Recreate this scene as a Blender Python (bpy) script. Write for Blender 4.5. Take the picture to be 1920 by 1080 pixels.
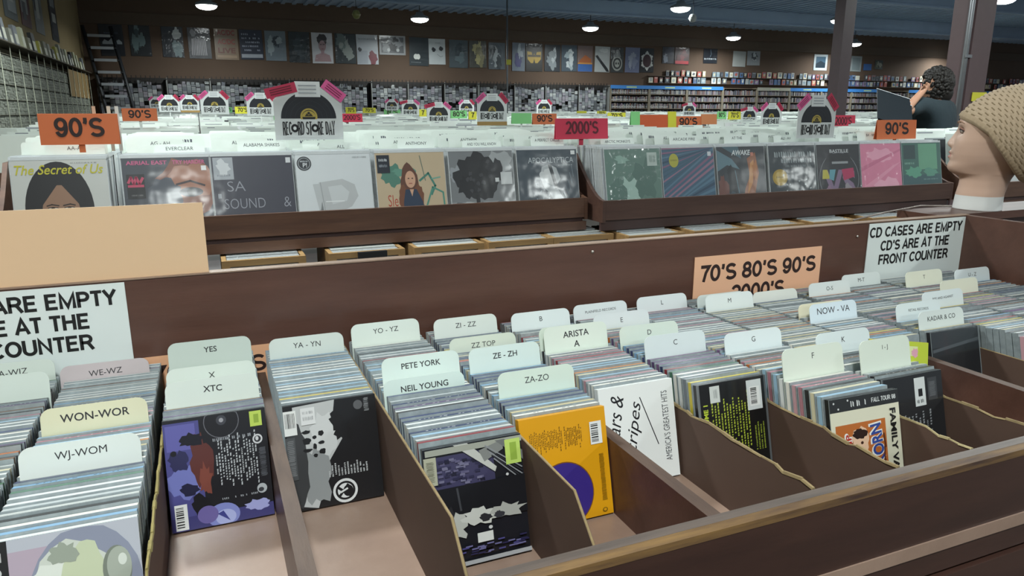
import bpy, math, random
from mathutils import Vector, Matrix, Euler

for _o in list(bpy.data.objects):
    bpy.data.objects.remove(_o, do_unlink=True)
SC = bpy.context.scene
COL = SC.collection

# ------------------------------------------------------------------ camera, world, exposure
H = 1.35                                   # camera height; the room floor is z = 0
FPX, HOR = 1362.0, 328.0                   # focal length and camera pitch, in 1920x1080 pixels
_p = math.atan2(HOR, FPX)
_y = math.atan2(588.0, math.hypot(FPX, HOR))
CF = Vector((math.sin(_y) * math.cos(_p), math.cos(_y) * math.cos(_p), -math.sin(_p)))
CR = Vector((math.cos(_y), -math.sin(_y), 0))
CU = CR.cross(CF)
cam_d = bpy.data.cameras.new('camera')
cam_d.sensor_width = 36.0
cam_d.lens = 36.0 * FPX / 1920.0
cam_d.clip_start, cam_d.clip_end = 0.02, 200
cam = bpy.data.objects.new('camera', cam_d)
COL.objects.link(cam)
cam.matrix_world = Matrix(((CR.x, CU.x, -CF.x, 0), (CR.y, CU.y, -CF.y, 0), (CR.z, CU.z, -CF.z, H), (0, 0, 0, 1)))
SC.camera = cam

world = bpy.data.worlds.new('world')
SC.world = world
world.use_nodes = True
world.node_tree.nodes['Background'].inputs[0].default_value = (0.80, 0.90, 1.0, 1)
world.node_tree.nodes['Background'].inputs[1].default_value = 0.20

SC.view_settings.view_transform = 'Standard'
SC.view_settings.look = 'None'
SC.view_settings.gamma = 1.0
SC.view_settings.use_curve_mapping = False
SC.view_settings.exposure = 0.0
LAMP_POWER = 107.0
LAMP_COLOR = (0.93, 1.0, 0.98)

R = random.Random(7)

def ray(u, v):
    return CR * (u - 960) + CF * FPX + CU * (540 - v)
def at_y(u, v, y):                          # the point of the upright plane Y = y that the photo shows at (u, v)
    d = ray(u, v); d = d * (y / d.y); return Vector((d.x, d.y, d.z + H))
def at_z(u, v, zr):                         # the same on a level plane, zr below (-) or above (+) the lens
    d = ray(u, v); d = d * (zr / d.z); return Vector((d.x, d.y, d.z + H))
def depth(p):
    return (Vector(p) - Vector((0, 0, H))).dot(CF)

# ------------------------------------------------------------------ materials
def lin(c):
    if isinstance(c, str):
        c = c.lstrip('#')
        if len(c) == 3: c = ''.join(k * 2 for k in c)
        c = tuple(int(c[i:i + 2], 16) / 255 for i in (0, 2, 4))
    return tuple((x / 12.92 if x <= 0.04045 else ((x + 0.055) / 1.055) ** 2.4) for x in c)

_M = {}
def mat(color, rough=0.55, metal=0.0, coat=0.0, bump=0.0, bscale=40.0, var=0.08, vscale=12.0, coat_rough=0.08, key=None):
    """plain painted / printed / plastic surface: principled with a little procedural variation"""
    k = (color, rough, metal, coat, bump, bscale, var, vscale, coat_rough)
    if k in _M:
        return _M[k]
    m = bpy.data.materials.new('surface')
    m.use_nodes = True
    nt = m.node_tree
    b = nt.nodes['Principled BSDF']
    c = lin(color)
    b.inputs['Roughness'].default_value = rough
    b.inputs['Metallic'].default_value = metal
    b.inputs['Coat Weight'].default_value = coat
    b.inputs['Coat Roughness'].default_value = coat_rough
    tc = nt.nodes.new('ShaderNodeTexCoord')
    n = nt.nodes.new('ShaderNodeTexNoise')
    n.inputs['Scale'].default_value = vscale
    n.inputs['Detail'].default_value = 3
    nt.links.new(tc.outputs['Object'], n.inputs['Vector'])
    mx = nt.nodes.new('ShaderNodeMix'); mx.data_type = 'RGBA'
    mx.inputs['A'].default_value = tuple(max(0, x * (1 - var)) for x in c) + (1,)
    mx.inputs['B'].default_value = tuple(min(1, x * (1 + var) + 0.002) for x in c) + (1,)
    nt.links.new(n.outputs['Fac'], mx.inputs['Factor'])
    nt.links.new(mx.outputs['Result'], b.inputs['Base Color'])
    if bump > 0:
        n2 = nt.nodes.new('ShaderNodeTexNoise')
        n2.inputs['Scale'].default_value = bscale
        n2.inputs['Detail'].default_value = 2
        nt.links.new(tc.outputs['Object'], n2.inputs['Vector'])
        bp = nt.nodes.new('ShaderNodeBump')
        bp.inputs['Strength'].default_value = bump
        bp.inputs['Distance'].default_value = 0.02
        nt.links.new(n2.outputs['Fac'], bp.inputs['Height'])
        nt.links.new(bp.outputs['Normal'], b.inputs['Coat Normal' if coat > 0 else 'Normal'])
    _M[k] = m
    return m

def wood(c1, c2, rough=0.5, scale=(1.2, 14, 14), coat=0.0, key=''):
    k = ('wood', c1, c2, rough, scale, coat)
    if k in _M:
        return _M[k]
    m = bpy.data.materials.new('wood'); m.use_nodes = True
    nt = m.node_tree; b = nt.nodes['Principled BSDF']
    tc = nt.nodes.new('ShaderNodeTexCoord'); mp = nt.nodes.new('ShaderNodeMapping')
    mp.inputs['Scale'].default_value = scale
    n = nt.nodes.new('ShaderNodeTexNoise'); n.inputs['Scale'].default_value = 3.0; n.inputs['Detail'].default_value = 6
    n.inputs['Roughness'].default_value = 0.65
    cr = nt.nodes.new('ShaderNodeValToRGB')
    cr.color_ramp.elements[0].position = 0.3; cr.color_ramp.elements[0].color = lin(c1) + (1,)
    cr.color_ramp.elements[1].position = 0.72; cr.color_ramp.elements[1].color = lin(c2) + (1,)
    nt.links.new(tc.outputs['Object'], mp.inputs[0]); nt.links.new(mp.outputs[0], n.inputs['Vector'])
    nt.links.new(n.outputs['Fac'], cr.inputs[0]); nt.links.new(cr.outputs[0], b.inputs['Base Color'])
    b.inputs['Roughness'].default_value = rough
    b.inputs['Coat Weight'].default_value = coat
    bp = nt.nodes.new('ShaderNodeBump'); bp.inputs['Strength'].default_value = 0.08; bp.inputs['Distance'].default_value = 0.01
    nt.links.new(n.outputs['Fac'], bp.inputs['Height']); nt.links.new(bp.outputs['Normal'], b.inputs['Normal'])
    _M[k] = m
    return m

def emit(color, strength):
    k = ('emit', color, strength)
    if k not in _M:
        m = bpy.data.materials.new('lamp_glow'); m.use_nodes = True
        nt = m.node_tree; b = nt.nodes['Principled BSDF']
        b.inputs['Base Color'].default_value = (0.9, 0.9, 0.9, 1)
        b.inputs['Emission Color'].default_value = tuple(color) + (1,)
        b.inputs['Emission Strength'].default_value = strength
        _M[k] = m
    return _M[k]

BROWN = wood('#4d3229', '#614237', 0.45, (0.8, 6, 6), 0.08)
RAIL_SHADED = wood('#33201b', '#442c24', 0.45, (0.8, 6, 6), 0.06)  # bin brown darkened: the shade on the rail is put into its colour
BROWN_D = wood('#3c2b29', '#4a3532', 0.5, (0.8, 6, 6))
BROWN_R = wood('#513a31', '#6d4f3e', 0.42, (0.8, 9, 9), 0.15)
FLOORB = wood('#8b7264', '#a08676', 0.32, (3, 3, 3), 0.25)
WORN = wood('#43302a', '#8a6a3e', 0.5, (2, 24, 24))
WORN_T = wood('#4a413c', '#665850', 0.5, (2, 30, 30))
CARD_B = mat('#5a4439', 0.75, var=0.12)
CARD_K = mat('#8f7c58', 0.9, var=0.35, vscale=90)
CARD_Y = mat('#8f8250', 0.9, var=0.35, vscale=90)
TAN = wood('#8a6a45', '#b2905f', 0.55, (1, 10, 10))
WHITE = mat('#dfe6e2', 0.5, var=0.03)
TABW = mat('#dbe4dd', 0.35, coat=0.2, var=0.03)
BLACK = mat('#15161a', 0.5)
INK = mat('#101012', 0.6)

# ------------------------------------------------------------------ mesh builder
class MB:
    def __init__(s):
        s.v, s.f, s.m, s.mats, s.sm = [], [], [], [], []
    def mi(s, m):
        if m not in s.mats: s.mats.append(m)
        return s.mats.index(m)
    def face(s, pts, m, smooth=False):
        b = len(s.v); s.v += [tuple(p) for p in pts]
        s.f.append(tuple(range(b, b + len(pts)))); s.m.append(s.mi(m)); s.sm.append(smooth)
    def mesh(s, vs, fs, m, smooth=False):
        b = len(s.v); s.v += [tuple(p) for p in vs]; k = s.mi(m)
        for f in fs:
            s.f.append(tuple(b + i for i in f)); s.m.append(k); s.sm.append(smooth)
    def box(s, x0, x1, y0, y1, z0, z1, m, M=None, top=None):
        vs = [Vector((x, y, z)) for z in (z0, z1) for y in (y0, y1) for x in (x0, x1)]
        if M is not None: vs = [M @ v for v in vs]
        fs = [(0, 2, 3, 1), (0, 1, 5, 4), (1, 3, 7, 5), (3, 2, 6, 7), (2, 0, 4, 6)]
        s.mesh(vs, fs, m); b = len(s.v) - 8
        s.f.append((b + 4, b + 5, b + 7, b + 6)); s.m.append(s.mi(top or m)); s.sm.append(False)
    def prism(s, poly, a0, a1, m, axis='x', edge=None, M=None):
        """2D polygon extruded along an axis; poly in the other two axes (in x, y, z order)"""
        def P(p, a):
            q = {'x': (a, p[0], p[1]), 'y': (p[0], a, p[1]), 'z': (p[0], p[1], a)}[axis]
            q = Vector(q)
            return M @ q if M is not None else q
        n = len(poly)
        A = [P(p, a0) for p in poly]; B = [P(p, a1) for p in poly]
        s.face(A[::-1], m); s.face(B, m)
        e = edge or m
        for i in range(n):
            j = (i + 1) % n
            s.face([A[i], A[j], B[j], B[i]], e)
    def tube(s, pts, r, m, n=8, cap=True):
        pts = [Vector(p) for p in pts]; rings = []
        rr = r if isinstance(r, (list, tuple)) else [r] * len(pts)
        for i, p in enumerate(pts):
            d = (pts[min(i + 1, len(pts) - 1)] - pts[max(i - 1, 0)]).normalized()
            a = d.cross(Vector((0, 0, 1)) if abs(d.z) < 0.9 else Vector((1, 0, 0))).normalized(); b = d.cross(a)
            rings.append([p + (a * math.cos(2 * math.pi * k / n) + b * math.sin(2 * math.pi * k / n)) * rr[i] for k in range(n)])
        vs = [v for g in rings for v in g]; fs = []
        for i in range(len(pts) - 1):
            for k in range(n):
                fs.append((i * n + k, i * n + (k + 1) % n, (i + 1) * n + (k + 1) % n, (i + 1) * n + k))
        if cap:
            fs.append(tuple(range(n))[::-1]); fs.append(tuple((len(pts) - 1) * n + k for k in range(n)))
        s.mesh(vs, fs, m, True)
    def lathe(s, prof, m, n=32, c=(0, 0, 0)):
        vs, fs = [], []
        for r, z in prof:
            for k in range(n):
                t = 2 * math.pi * k / n
                vs.append((c[0] + r * math.cos(t), c[1] + r * math.sin(t), c[2] + z))
        for i in range(len(prof) - 1):
            for k in range(n):
                fs.append((i * n + k, i * n + (k + 1) % n, (i + 1) * n + (k + 1) % n, (i + 1) * n + k))
        s.mesh(vs, fs, m, True)
    def data(s, name):
        me = bpy.data.meshes.new(name)
        me.from_pydata(s.v, [], s.f)
        for m in s.mats: me.materials.append(m)
        me.polygons.foreach_set('material_index', s.m)
        me.polygons.foreach_set('use_smooth', s.sm)
        me.update()
        return me
    def build(s, name, parent=None, loc=None, rot=None):
        return link(name, s.data(name), parent, loc, rot)

def link(name, me, parent=None, loc=None, rot=None):
    o = bpy.data.objects.new(name, me); COL.objects.link(o)
    if parent is not None: o.parent = parent
    if loc is not None: o.location = loc
    if rot is not None: o.rotation_euler = rot
    return o
def empty(name, loc=(0, 0, 0), rot=None):
    return link(name, None, None, loc, rot)
_LAB = {}
def tag(o, label, cat, group=None):
    o['label'] = label; o['category'] = cat
    if len(label.split()) > 16 or len(label.split()) < 4: print('LABEL LEN', label)
    if group: o['group'] = group
    if label in _LAB and not (group and _LAB[label] == group): print('DUP LABEL', label)
    _LAB[label] = group
    return o
def struct(o):
    o['kind'] = 'structure'; return o

# ------------------------------------------------------------------ lettering and flat print
_T = {}
def text_geo(t, bold=0.0, shear=0.0, space=1.0):
    k = (t, bold, shear, space)
    if k not in _T:
        cu = bpy.data.curves.new('lettering', 'FONT')
        cu.body = t; cu.size = 1; cu.align_x = 'CENTER'; cu.align_y = 'CENTER'
        cu.offset = bold; cu.shear = shear; cu.space_character = space; cu.resolution_u = 3
        o = bpy.data.objects.new('lettering', cu); COL.objects.link(o)
        dg = bpy.context.evaluated_depsgraph_get()
        me = bpy.data.meshes.new_from_object(o.evaluated_get(dg))
        vs = [tuple(v.co) for v in me.vertices]; fs = [tuple(p.vertices) for p in me.polygons]
        bpy.data.objects.remove(o); bpy.data.curves.remove(cu); bpy.data.meshes.remove(me)
        if vs:
            xs = [v[0] for v in vs]; ys = [v[1] for v in vs]
            cx, cy = (max(xs) + min(xs)) / 2, (max(ys) + min(ys)) / 2
            vs = [(v[0] - cx, v[1] - cy) for v in vs]
            _T[k] = (vs, fs, max(xs) - min(xs), max(ys) - min(ys))
        else:
            _T[k] = ([], [], 1, 1)
    return _T[k]

# a plain grotesque in strokes for the printed notices: glyph -> (advance, strokes)
def _arc(cx, cy, rx, ry, a0, a1, n=12):
    return [(cx + rx * math.cos(math.radians(a0 + (a1 - a0) * i / n)), cy + ry * math.sin(math.radians(a0 + (a1 - a0) * i / n))) for i in range(n + 1)]
def _glyphs():
    a, b, m = .08, .92, .50
    S = _arc(.34, .71, .25, .21, 25, 270, 14) + _arc(.34, .29, .27, .21, 90, -155, 14)
    bowl = lambda x0, x1, y0, y1: [(x0, y1)] + _arc(x1 - (y1 - y0) / 2, (y0 + y1) / 2, (y1 - y0) / 2, (y1 - y0) / 2, 90, -90) + [(x0, y0)]
    return {
     'A': (.72, [[(.05, 0), (.36, b + .03), (.67, 0)], [(.17, .31), (.55, .31)]]), 'C': (.74, [_arc(.40, .5, .31, .42, 42, 318, 20)]), 'D': (.74, [[(.10, a), (.10, b), (.32, b)] + _arc(.32, .5, .32, .42, 90, -90, 14)[1:] + [(.10, a), (.10, .2)]]),
     'E': (.66, [[(.60, b), (.10, b), (.10, a), (.61, a)], [(.10, .52), (.55, .52)]]), 'F': (.60, [[(.58, b), (.10, b), (.10, 0)], [(.10, .50), (.52, .50)]]), 'H': (.74, [[(.10, 0), (.10, 1)], [(.62, 0), (.62, 1)], [(.10, .53), (.62, .53)]]),
     'M': (.86, [[(.10, 0), (.10, b), (.43, .12), (.76, b), (.76, 0)]]), 'N': (.74, [[(.10, 0), (.10, b), (.62, .10), (.62, 1)]]), 'O': (.80, [_arc(.40, .5, .32, .42, 90, 450, 28)]), 'P': (.67, [[(.10, 0), (.10, b), (.36, b)] + _arc(.36, .69, .22, .23, 90, -90) + [(.10, .46)]]),
     'R': (.74, [[(.10, 0), (.10, b), (.38, b)] + _arc(.38, .70, .22, .22, 90, -90) + [(.10, .48)], [(.36, .48), (.46, .42), (.68, 0)]]), 'S': (.68, [S]), 'T': (.62, [[(.02, b), (.60, b)], [(.31, b), (.31, 0)]]),
     'U': (.74, [[(.10, 1), (.10, .33)] + _arc(.37, .33, .27, .25, 180, 360) + [(.64, 1)]]), 'Y': (.68, [[(.04, 1), (.34, .46), (.64, 1)], [(.34, .46), (.34, 0)]]), 'V': (.68, [[(.04, 1), (.34, .06), (.64, 1)]]), 'L': (.58, [[(.10, 1), (.10, a), (.56, a)]]), 'I': (.28, [[(.14, 0), (.14, 1)]]),
     '0': (.62, [_arc(.31, .5, .23, .42, 90, 450, 26)]), '7': (.60, [[(.05, b), (.55, b), (.36, .55), (.24, 0)]]), '2': (.60, [_arc(.30, .67, .23, .25, 165, -25, 12) + [(.40, .40), (.10, a), (.56, a)]]), '8': (.62, [_arc(.31, .72, .19, .20, 90, 450, 20), _arc(.31, .29, .23, .21, 90, 450, 22)]),
     '9': (.62, [_arc(.30, .66, .22, .26, 0, 360, 22), _arc(.30, .48, .23, .40, 28, -150, 14)]), "'": (.26, [[(.13, 1), (.13, .80), (.09, .68)]]), ' ': (.30, []), 'B': (.70, [bowl(.10, .54, .52, .92) + [(.10, .92)], bowl(.10, .58, .08, .52), [(.10, 0), (.10, 1)]]), 'W': (.96, [[(.04, 1), (.25, .04), (.48, .92), (.71, .04), (.92, 1)]]), 'K': (.72, [[(.10, 0), (.10, 1)], [(.66, 1), (.14, .42)], [(.30, .60), (.68, 0)]])}
GLY = _glyphs()
def _strip(pts, w):
    P = [Vector(p) for p in pts]; P = [p for i, p in enumerate(P) if i == 0 or (p - P[i - 1]).length > 1e-4]; n = len(P); L = []
    closed = (P[0] - P[-1]).length < 1e-4
    for i in range(n):
        a = P[i - 1] if i > 0 else (P[-2] if closed else None); c = P[i + 1] if i < n - 1 else (P[1] if closed else None)
        d1 = (P[i] - a).normalized() if a is not None else None; d2 = (c - P[i]).normalized() if c is not None else None
        d1 = d1 or d2; d2 = d2 or d1
        t = d1 + d2; t = t.normalized() if t.length > 1e-3 else d1
        nn = Vector((-t.y, t.x)); k = max(.45, nn.dot(Vector((-d1.y, d1.x)))); o_ = nn * (w / 2 / k); L.append((P[i] + o_, P[i] - o_))
    return L

class Art:
    """flat print on a plate that lies in local x (0..w), z (0..h), seen from -y; colours stacked in thin layers"""
    STEP = 0.00003
    def __init__(s, w, h, y=0.0, gloss=None):
        s.b = MB(); s.w, s.h, s.y, s.n = w, h, y, 1
        s.gl = gloss or dict(rough=0.5)
    def M(s, c): return mat(c, **s.gl) if isinstance(c, str) else c
    def yy(s):
        s.n += 1
        return s.y - s.n * s.STEP
    def poly(s, pts, c):
        y = s.yy(); s.b.face([(min(1, max(0, p[0])) * s.w, y, min(1, max(0, p[1])) * s.h) for p in pts], s.M(c)); return s
    def rect(s, x0, z0, x1, z1, c): return s.poly([(x0, z0), (x1, z0), (x1, z1), (x0, z1)], c)
    def ell(s, cx, cz, rx, rz, c, n=26, a0=0, a1=2 * math.pi):
        k = n if abs(a1 - a0) > 6 else n + 1
        return s.poly([(cx + rx * math.cos(a0 + (a1 - a0) * i / n), cz + rz * math.sin(a0 + (a1 - a0) * i / n)) for i in range(k)], c)
    def blob(s, cx, cz, rx, rz, c, seed=1, j=0.25, n=22):
        r = random.Random(seed); q = []
        for i in range(n):
            t = 2 * math.pi * i / n; k = 1 + r.uniform(-j, j)
            x, z = cx + rx * k * math.cos(t), cz + rz * k * math.sin(t)
            q.append((min(1, max(0, x)), min(1, max(0, z))))
        return s.poly(q, c)
    def line(s, pts, wd, c):
        y = s.yy(); m = s.M(c)
        P = [Vector((p[0] * s.w, p[1] * s.h)) for p in pts]
        for a, b in zip(P, P[1:]):
            d = (b - a)
            if d.length < 1e-6: continue
            n = Vector((-d.y, d.x)).normalized() * wd * s.w / 2; e = d.normalized() * wd * s.w * 0.4
            a2, b2 = a - e, b + e
            s.b.face([(q.x, y, q.y) for q in (a2 - n, b2 - n, b2 + n, a2 + n)], m)
        return s
    def ring(s, cx, cz, r, wd, c, n=28):
        return s.line([(cx + r * math.cos(2 * math.pi * i / n), cz + r * s.w / s.h * math.sin(2 * math.pi * i / n)) for i in range(n + 1)], wd, c)
    def text(s, t, cx, cz, hh, c, rot=0, bold=0.0, shear=0.0, fit=None, space=1.0, tilt=0.0):
        """hh: cap height as a share of h; fit: width as a share of w (after rotation by 0 / 90 / 180 / 270)"""
        vs, fs, tw, th = text_geo(t, bold, shear, space)
        if not vs: return s
        sz = hh * s.h / th; sx = sz
        if fit: sx = fit * (s.w if rot in (0, 180) else s.h) / tw
        a = math.radians(rot + tilt); ca, sa = math.cos(a), math.sin(a); y = s.yy()
        out = []
        for x, z in vs:
            x, z = x * sx, z * sz
            out.append((cx * s.w + x * ca - z * sa, y, cz * s.h + x * sa + z * ca))
        s.b.mesh(out, fs, s.M(c)); return s
    def print_(s, t, cx, cz, hh, c, fit=None, wt=.165, track=.035):
        """stroke lettering: hh cap height as a share of h, fit width as a share of w"""
        tw = sum(GLY[q][0] + track for q in t) - track; sz = hh * s.h; sx = fit * s.w / tw if fit else sz
        y = s.yy(); m = s.M(c); x = -tw / 2; asp = sz / sx
        for q in t:
            for st in GLY[q][1]:
                y -= 4e-6
                L = _strip([(p[0], p[1] * asp) for p in st], wt * (1 + asp) / 2)
                for (a, b_), (c_, d) in zip(L, L[1:]):
                    s.b.face([(cx * s.w + (x + v.x) * sx, y, cz * s.h + (v.y - .5 * asp) * sx) for v in (a, b_, d, c_)], m)
            x += GLY[q][0] + track
        return s
    def scribble(s, x0, z0, x1, z1, c, seed=0, dens=0.75, n=26, horiz=True):
        """a line of small unreadable print: short strokes"""
        r = random.Random(seed); y = s.yy(); m = s.M(c)
        for i in range(n):
            if r.random() > dens: continue
            if horiz:
                a, b = x0 + (x1 - x0) * i / n, x0 + (x1 - x0) * (i + r.uniform(.45, .85)) / n
                q = [(a, z0 + (z1 - z0) * r.uniform(0, .2)), (b, z0), (b, z1 - (z1 - z0) * r.uniform(0, .35)), (a, z1)]
            else:
                a, b = z0 + (z1 - z0) * i / n, z0 + (z1 - z0) * (i + r.uniform(.45, .85)) / n
                q = [(x0, a), (x1 - (x1 - x0) * r.uniform(0, .3), a), (x1, b), (x0 + (x1 - x0) * r.uniform(0, .3), b)]
            s.b.face([(p[0] * s.w, y, p[1] * s.h) for p in q], m)
        return s
    def barcode(s, x0, z0, x1, z1, horiz=True, seed=3):
        s.rect(x0, z0, x1, z1, '#dfe0de'); r = random.Random(seed); y = s.yy(); m = s.M('#1a1a1c')
        dx, dz = (x1 - x0), (z1 - z0); t = 0.1
        while t < 0.88:
            k = r.uniform(.02, .06)
            if horiz: q = [(x0 + dx * t, z0 + dz * .3), (x0 + dx * (t + k), z0 + dz * .3), (x0 + dx * (t + k), z1 - dz * .1), (x0 + dx * t, z1 - dz * .1)]
            else: q = [(x0 + dx * .1, z0 + dz * t), (x1 - dx * .3, z0 + dz * t), (x1 - dx * .3, z0 + dz * (t + k)), (x0 + dx * .1, z0 + dz * (t + k))]
            s.b.face([(p[0] * s.w, y, p[1] * s.h) for p in q], m)
            t += k + r.uniform(.02, .06)
        return s
    def shift(s, dx):
        s.b.v = [(v[0] + dx, v[1], v[2]) for v in s.b.v]; return s
    def build(s, name, parent=None, loc=None, rot=None):
        s.b.v = [(min(s.w, max(0, v[0])), v[1], min(s.h, max(0, v[2]))) for v in s.b.v]
        return s.b.build(name, parent, loc, rot)

_ONES = 'zeroth first second third fourth fifth sixth seventh eighth ninth tenth eleventh twelfth thirteenth fourteenth fifteenth sixteenth seventeenth eighteenth nineteenth'.split()
_TENS = {2: ('twentieth', 'twenty'), 3: ('thirtieth', 'thirty'), 4: ('fortieth', 'forty'), 5: ('fiftieth', 'fifty'), 6: ('sixtieth', 'sixty'), 7: ('seventieth', 'seventy')}
def nth(i):
    if i < 20: return _ONES[i]
    t, o = divmod(i, 10)
    return _TENS[t][0] if o == 0 else _TENS[t][1] + '-' + _ONES[o]

# ------------------------------------------------------------------ the room
WALL_Y, WALL_X, CEIL = 22.0, -2.55, 4.30
b = MB(); b.box(-6, 36, -13, WALL_Y + .2, -.1, 0, mat('#3d3935', 0.6, var=0.15, vscale=3)); struct(b.build('floor'))
b = MB(); b.box(WALL_X - .2, 36, WALL_Y, WALL_Y + .2, 0, CEIL, mat('#5f4d40', 0.85, var=0.10, vscale=1.5)); struct(b.build('wall_back'))
b = MB(); b.box(WALL_X - .2, WALL_X, -13, WALL_Y, 0, CEIL, mat('#8a7a58', 0.85, var=0.10, vscale=1.5)); struct(b.build('wall_left'))
b = MB()
cm = mat('#a3b7cf', 0.7, var=0.10, vscale=2)
x = WALL_X - .2                              # ribbed steel deck: ribs run front to back
while x < 36:
    b.box(x, x + .10, -13, WALL_Y, CEIL - .04, CEIL + .02, cm); x += .30
b.box(WALL_X - .2, 36, -13, WALL_Y, CEIL, CEIL + .1, cm)
struct(b.build('ceiling'))
for i, y in enumerate((2.0, 6.2, 10.4, 13.6, 18.0)):      # roof beams across the room
    b = MB(); b.box(WALL_X, 36, y - .08, y + .08, CEIL - .42, CEIL - .38, cm); b.box(WALL_X, 36, y - .02, y + .02, CEIL - .38, CEIL - .04, cm)
    struct(b.build('trim_%d' % (i + 1)))
b = MB(); b.box(WALL_X, 36, WALL_Y - .05, WALL_Y, CEIL - .75, CEIL - .45, mat('#584a3e', .8)); struct(b.build('trim_6'))

# lamps: round low-bay fittings on a regular grid
lamp_mb = MB(); lamp_mb.lathe([(0.0, .16), (.09, .16), (.11, .10), (.17, .07), (.23, .05), (.25, 0.0), (.24, -.01)], mat('#9aa0a4', .5, metal=.3), 28)
lamp_me = lamp_mb.data('housing')
g_ = MB(); g_.lathe([(.235, 0.0), (.22, -.04), (.17, -.075), (.09, -.095), (.0, -.10)], emit((0.94, 1.0, 0.99), 14.0), 28)
glow_me = g_.data('diffuser')
r_ = MB(); r_.tube([(0, 0, .16), (0, 0, CEIL - (H + 2.45) - .02)], .012, mat('#565b60', .5)); rod_me = r_.data('hanger')
la = bpy.data.lights.new('lamp_light', 'AREA'); la.shape = 'DISK'; la.size = 0.45; la.energy = LAMP_POWER; la.color = LAMP_COLOR; la.spread = math.radians(165)
def lamp(x, y, label, group=None):
    e = empty('ceiling_lamp', (x, y, H + 2.45)); tag(e, label, 'lamp', group)
    link('housing', lamp_me, e); link('diffuser', glow_me, e); link('hanger', rod_me, e)
    l = bpy.data.objects.new('lamp_light', la); COL.objects.link(l); l.parent = e; l.location = (0, 0, -.115)
LN = {(387, 10): 'bright round ceiling lamp above the red lettered poster at left', (787, 35): 'bright round ceiling lamp above the two small white posters',
      (1107, 52): 'bright round ceiling lamp above the yellow emblem poster', (1375, 70): 'bright round ceiling lamp above the plain white poster on the far wall',
      (1276, 15): 'larger bright round ceiling lamp high above the red decade sign', (1575, 38): 'bright round ceiling lamp beside the slim brown post',
      (1822, 57): 'bright round ceiling lamp beside the thick purple-brown post', (1602, 82): 'bright round ceiling lamp just right of the slim brown post, above a framed print',
      (1795, 93): 'bright round ceiling lamp above the customer with curly hair'}
for (u, v), t in LN.items():
    p = at_z(u, v, 2.45); lamp(p.x, p.y, t)
for y in (11.6, 7.4, 3.2, -1.0, -5.2, -9.4):
    for x in (-0.3, 5.3, 10.9, 16.7) + ((22.3, 28) if y > 11 else ()):
        lamp(x, y, 'round ceiling lamp in the rows over the shop floor, above the picture', 'ceiling lamps overhead')

# small things hanging from the ceiling
def hang(u, v, y, r, c, label):
    p = at_y(u, v, y); e = empty('hanging_ornament', p); tag(e, label, 'ornament')
    m = MB(); m.lathe([(0, -r), (r * .6, -r * .8), (r, 0), (r * .6, r * .8), (0, r)], mat(c, .3, coat=.4), 14); m.build('bauble', e)
    m = MB(); m.tube([(0, 0, r), (0, 0, CEIL - p.z)], .006, mat('#33373c')); m.build('cord', e)
hang(668, 27, 17, .10, '#8f8f55', 'small olive ornament hanging from ceiling left of the two white posters')
hang(1299, 34, 15.2, .10, '#b9bdbd', 'small grey ornament hanging right of the larger ceiling lamp')

# ------------------------------------------------------------------ posts
def post(name, u0, u1, v, y, label, c, conduit=False, tagc=None):
    a, c2 = at_y(u0, v, y), at_y(u1, v, y); w = c2.x - a.x
    e = empty(name, (a.x + w / 2, y, 0)); tag(e, label, 'post')
    m = MB(); m.box(-w / 2, w / 2, 0, w * .9, 0, CEIL, mat(c, .5, var=.1)); m.build('shaft', e)
    m = MB(); m.box(-w * .8, w * .8, -w * .3, w * 1.2, 0, .02, mat(c, .5)); m.build('base_plate', e)
    if conduit:
        m = MB(); m.tube([(-w / 2 - .035, .03, 0), (-w / 2 - .035, .03, CEIL)], .026, mat('#8d9094', .4, metal=.6), 12); m.build('conduit', e)
        for z in (1.9, 2.9, 3.7):
            m = MB(); m.box(-w / 2 - .07, -w / 2 + .02, -.004, .004, z, z + .03, mat('#8d9094', .4, metal=.6)); m.build('clamp', e)
    if tagc:
        q = at_y(tagc[0], tagc[1], y); q2 = at_y(tagc[2], tagc[3], y)
        m = MB(); m.box(q.x - e.location.x, q2.x - e.location.x, -.012, -.006, q2.z, q.z, mat('#d8d23c', .6)); m.build('paper_tag', e)
    return e
post('steel_post', 1826, 1862, 60, 5.35, 'thick purple-brown steel post with grey conduit behind the knit cap', '#5c4a4c', True, (1822, 173, 1846, 190))
post('steel_post', 1578, 1598, 90, 8.3, 'slim brown steel post right of the tallest record-logo sign', '#4a3d40', False)
e = empty('conduit_pipe', (at_y(951, 100, 16.9).x, 16.9, 0)); tag(e, 'thin grey vertical pipe from ceiling to bins left of yellow emblem poster', 'pipe')
m = MB(); m.tube([(0, 0, 0), (0, 0, CEIL)], .022, mat('#7d8288', .4, metal=.3)); m.build('pipe', e)
m = MB(); m.box(-.03, .09, -.03, -.024, H + 1.13, H + 1.25, mat('#c9c64a', .6)); m.build('paper_tag', e)

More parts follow.
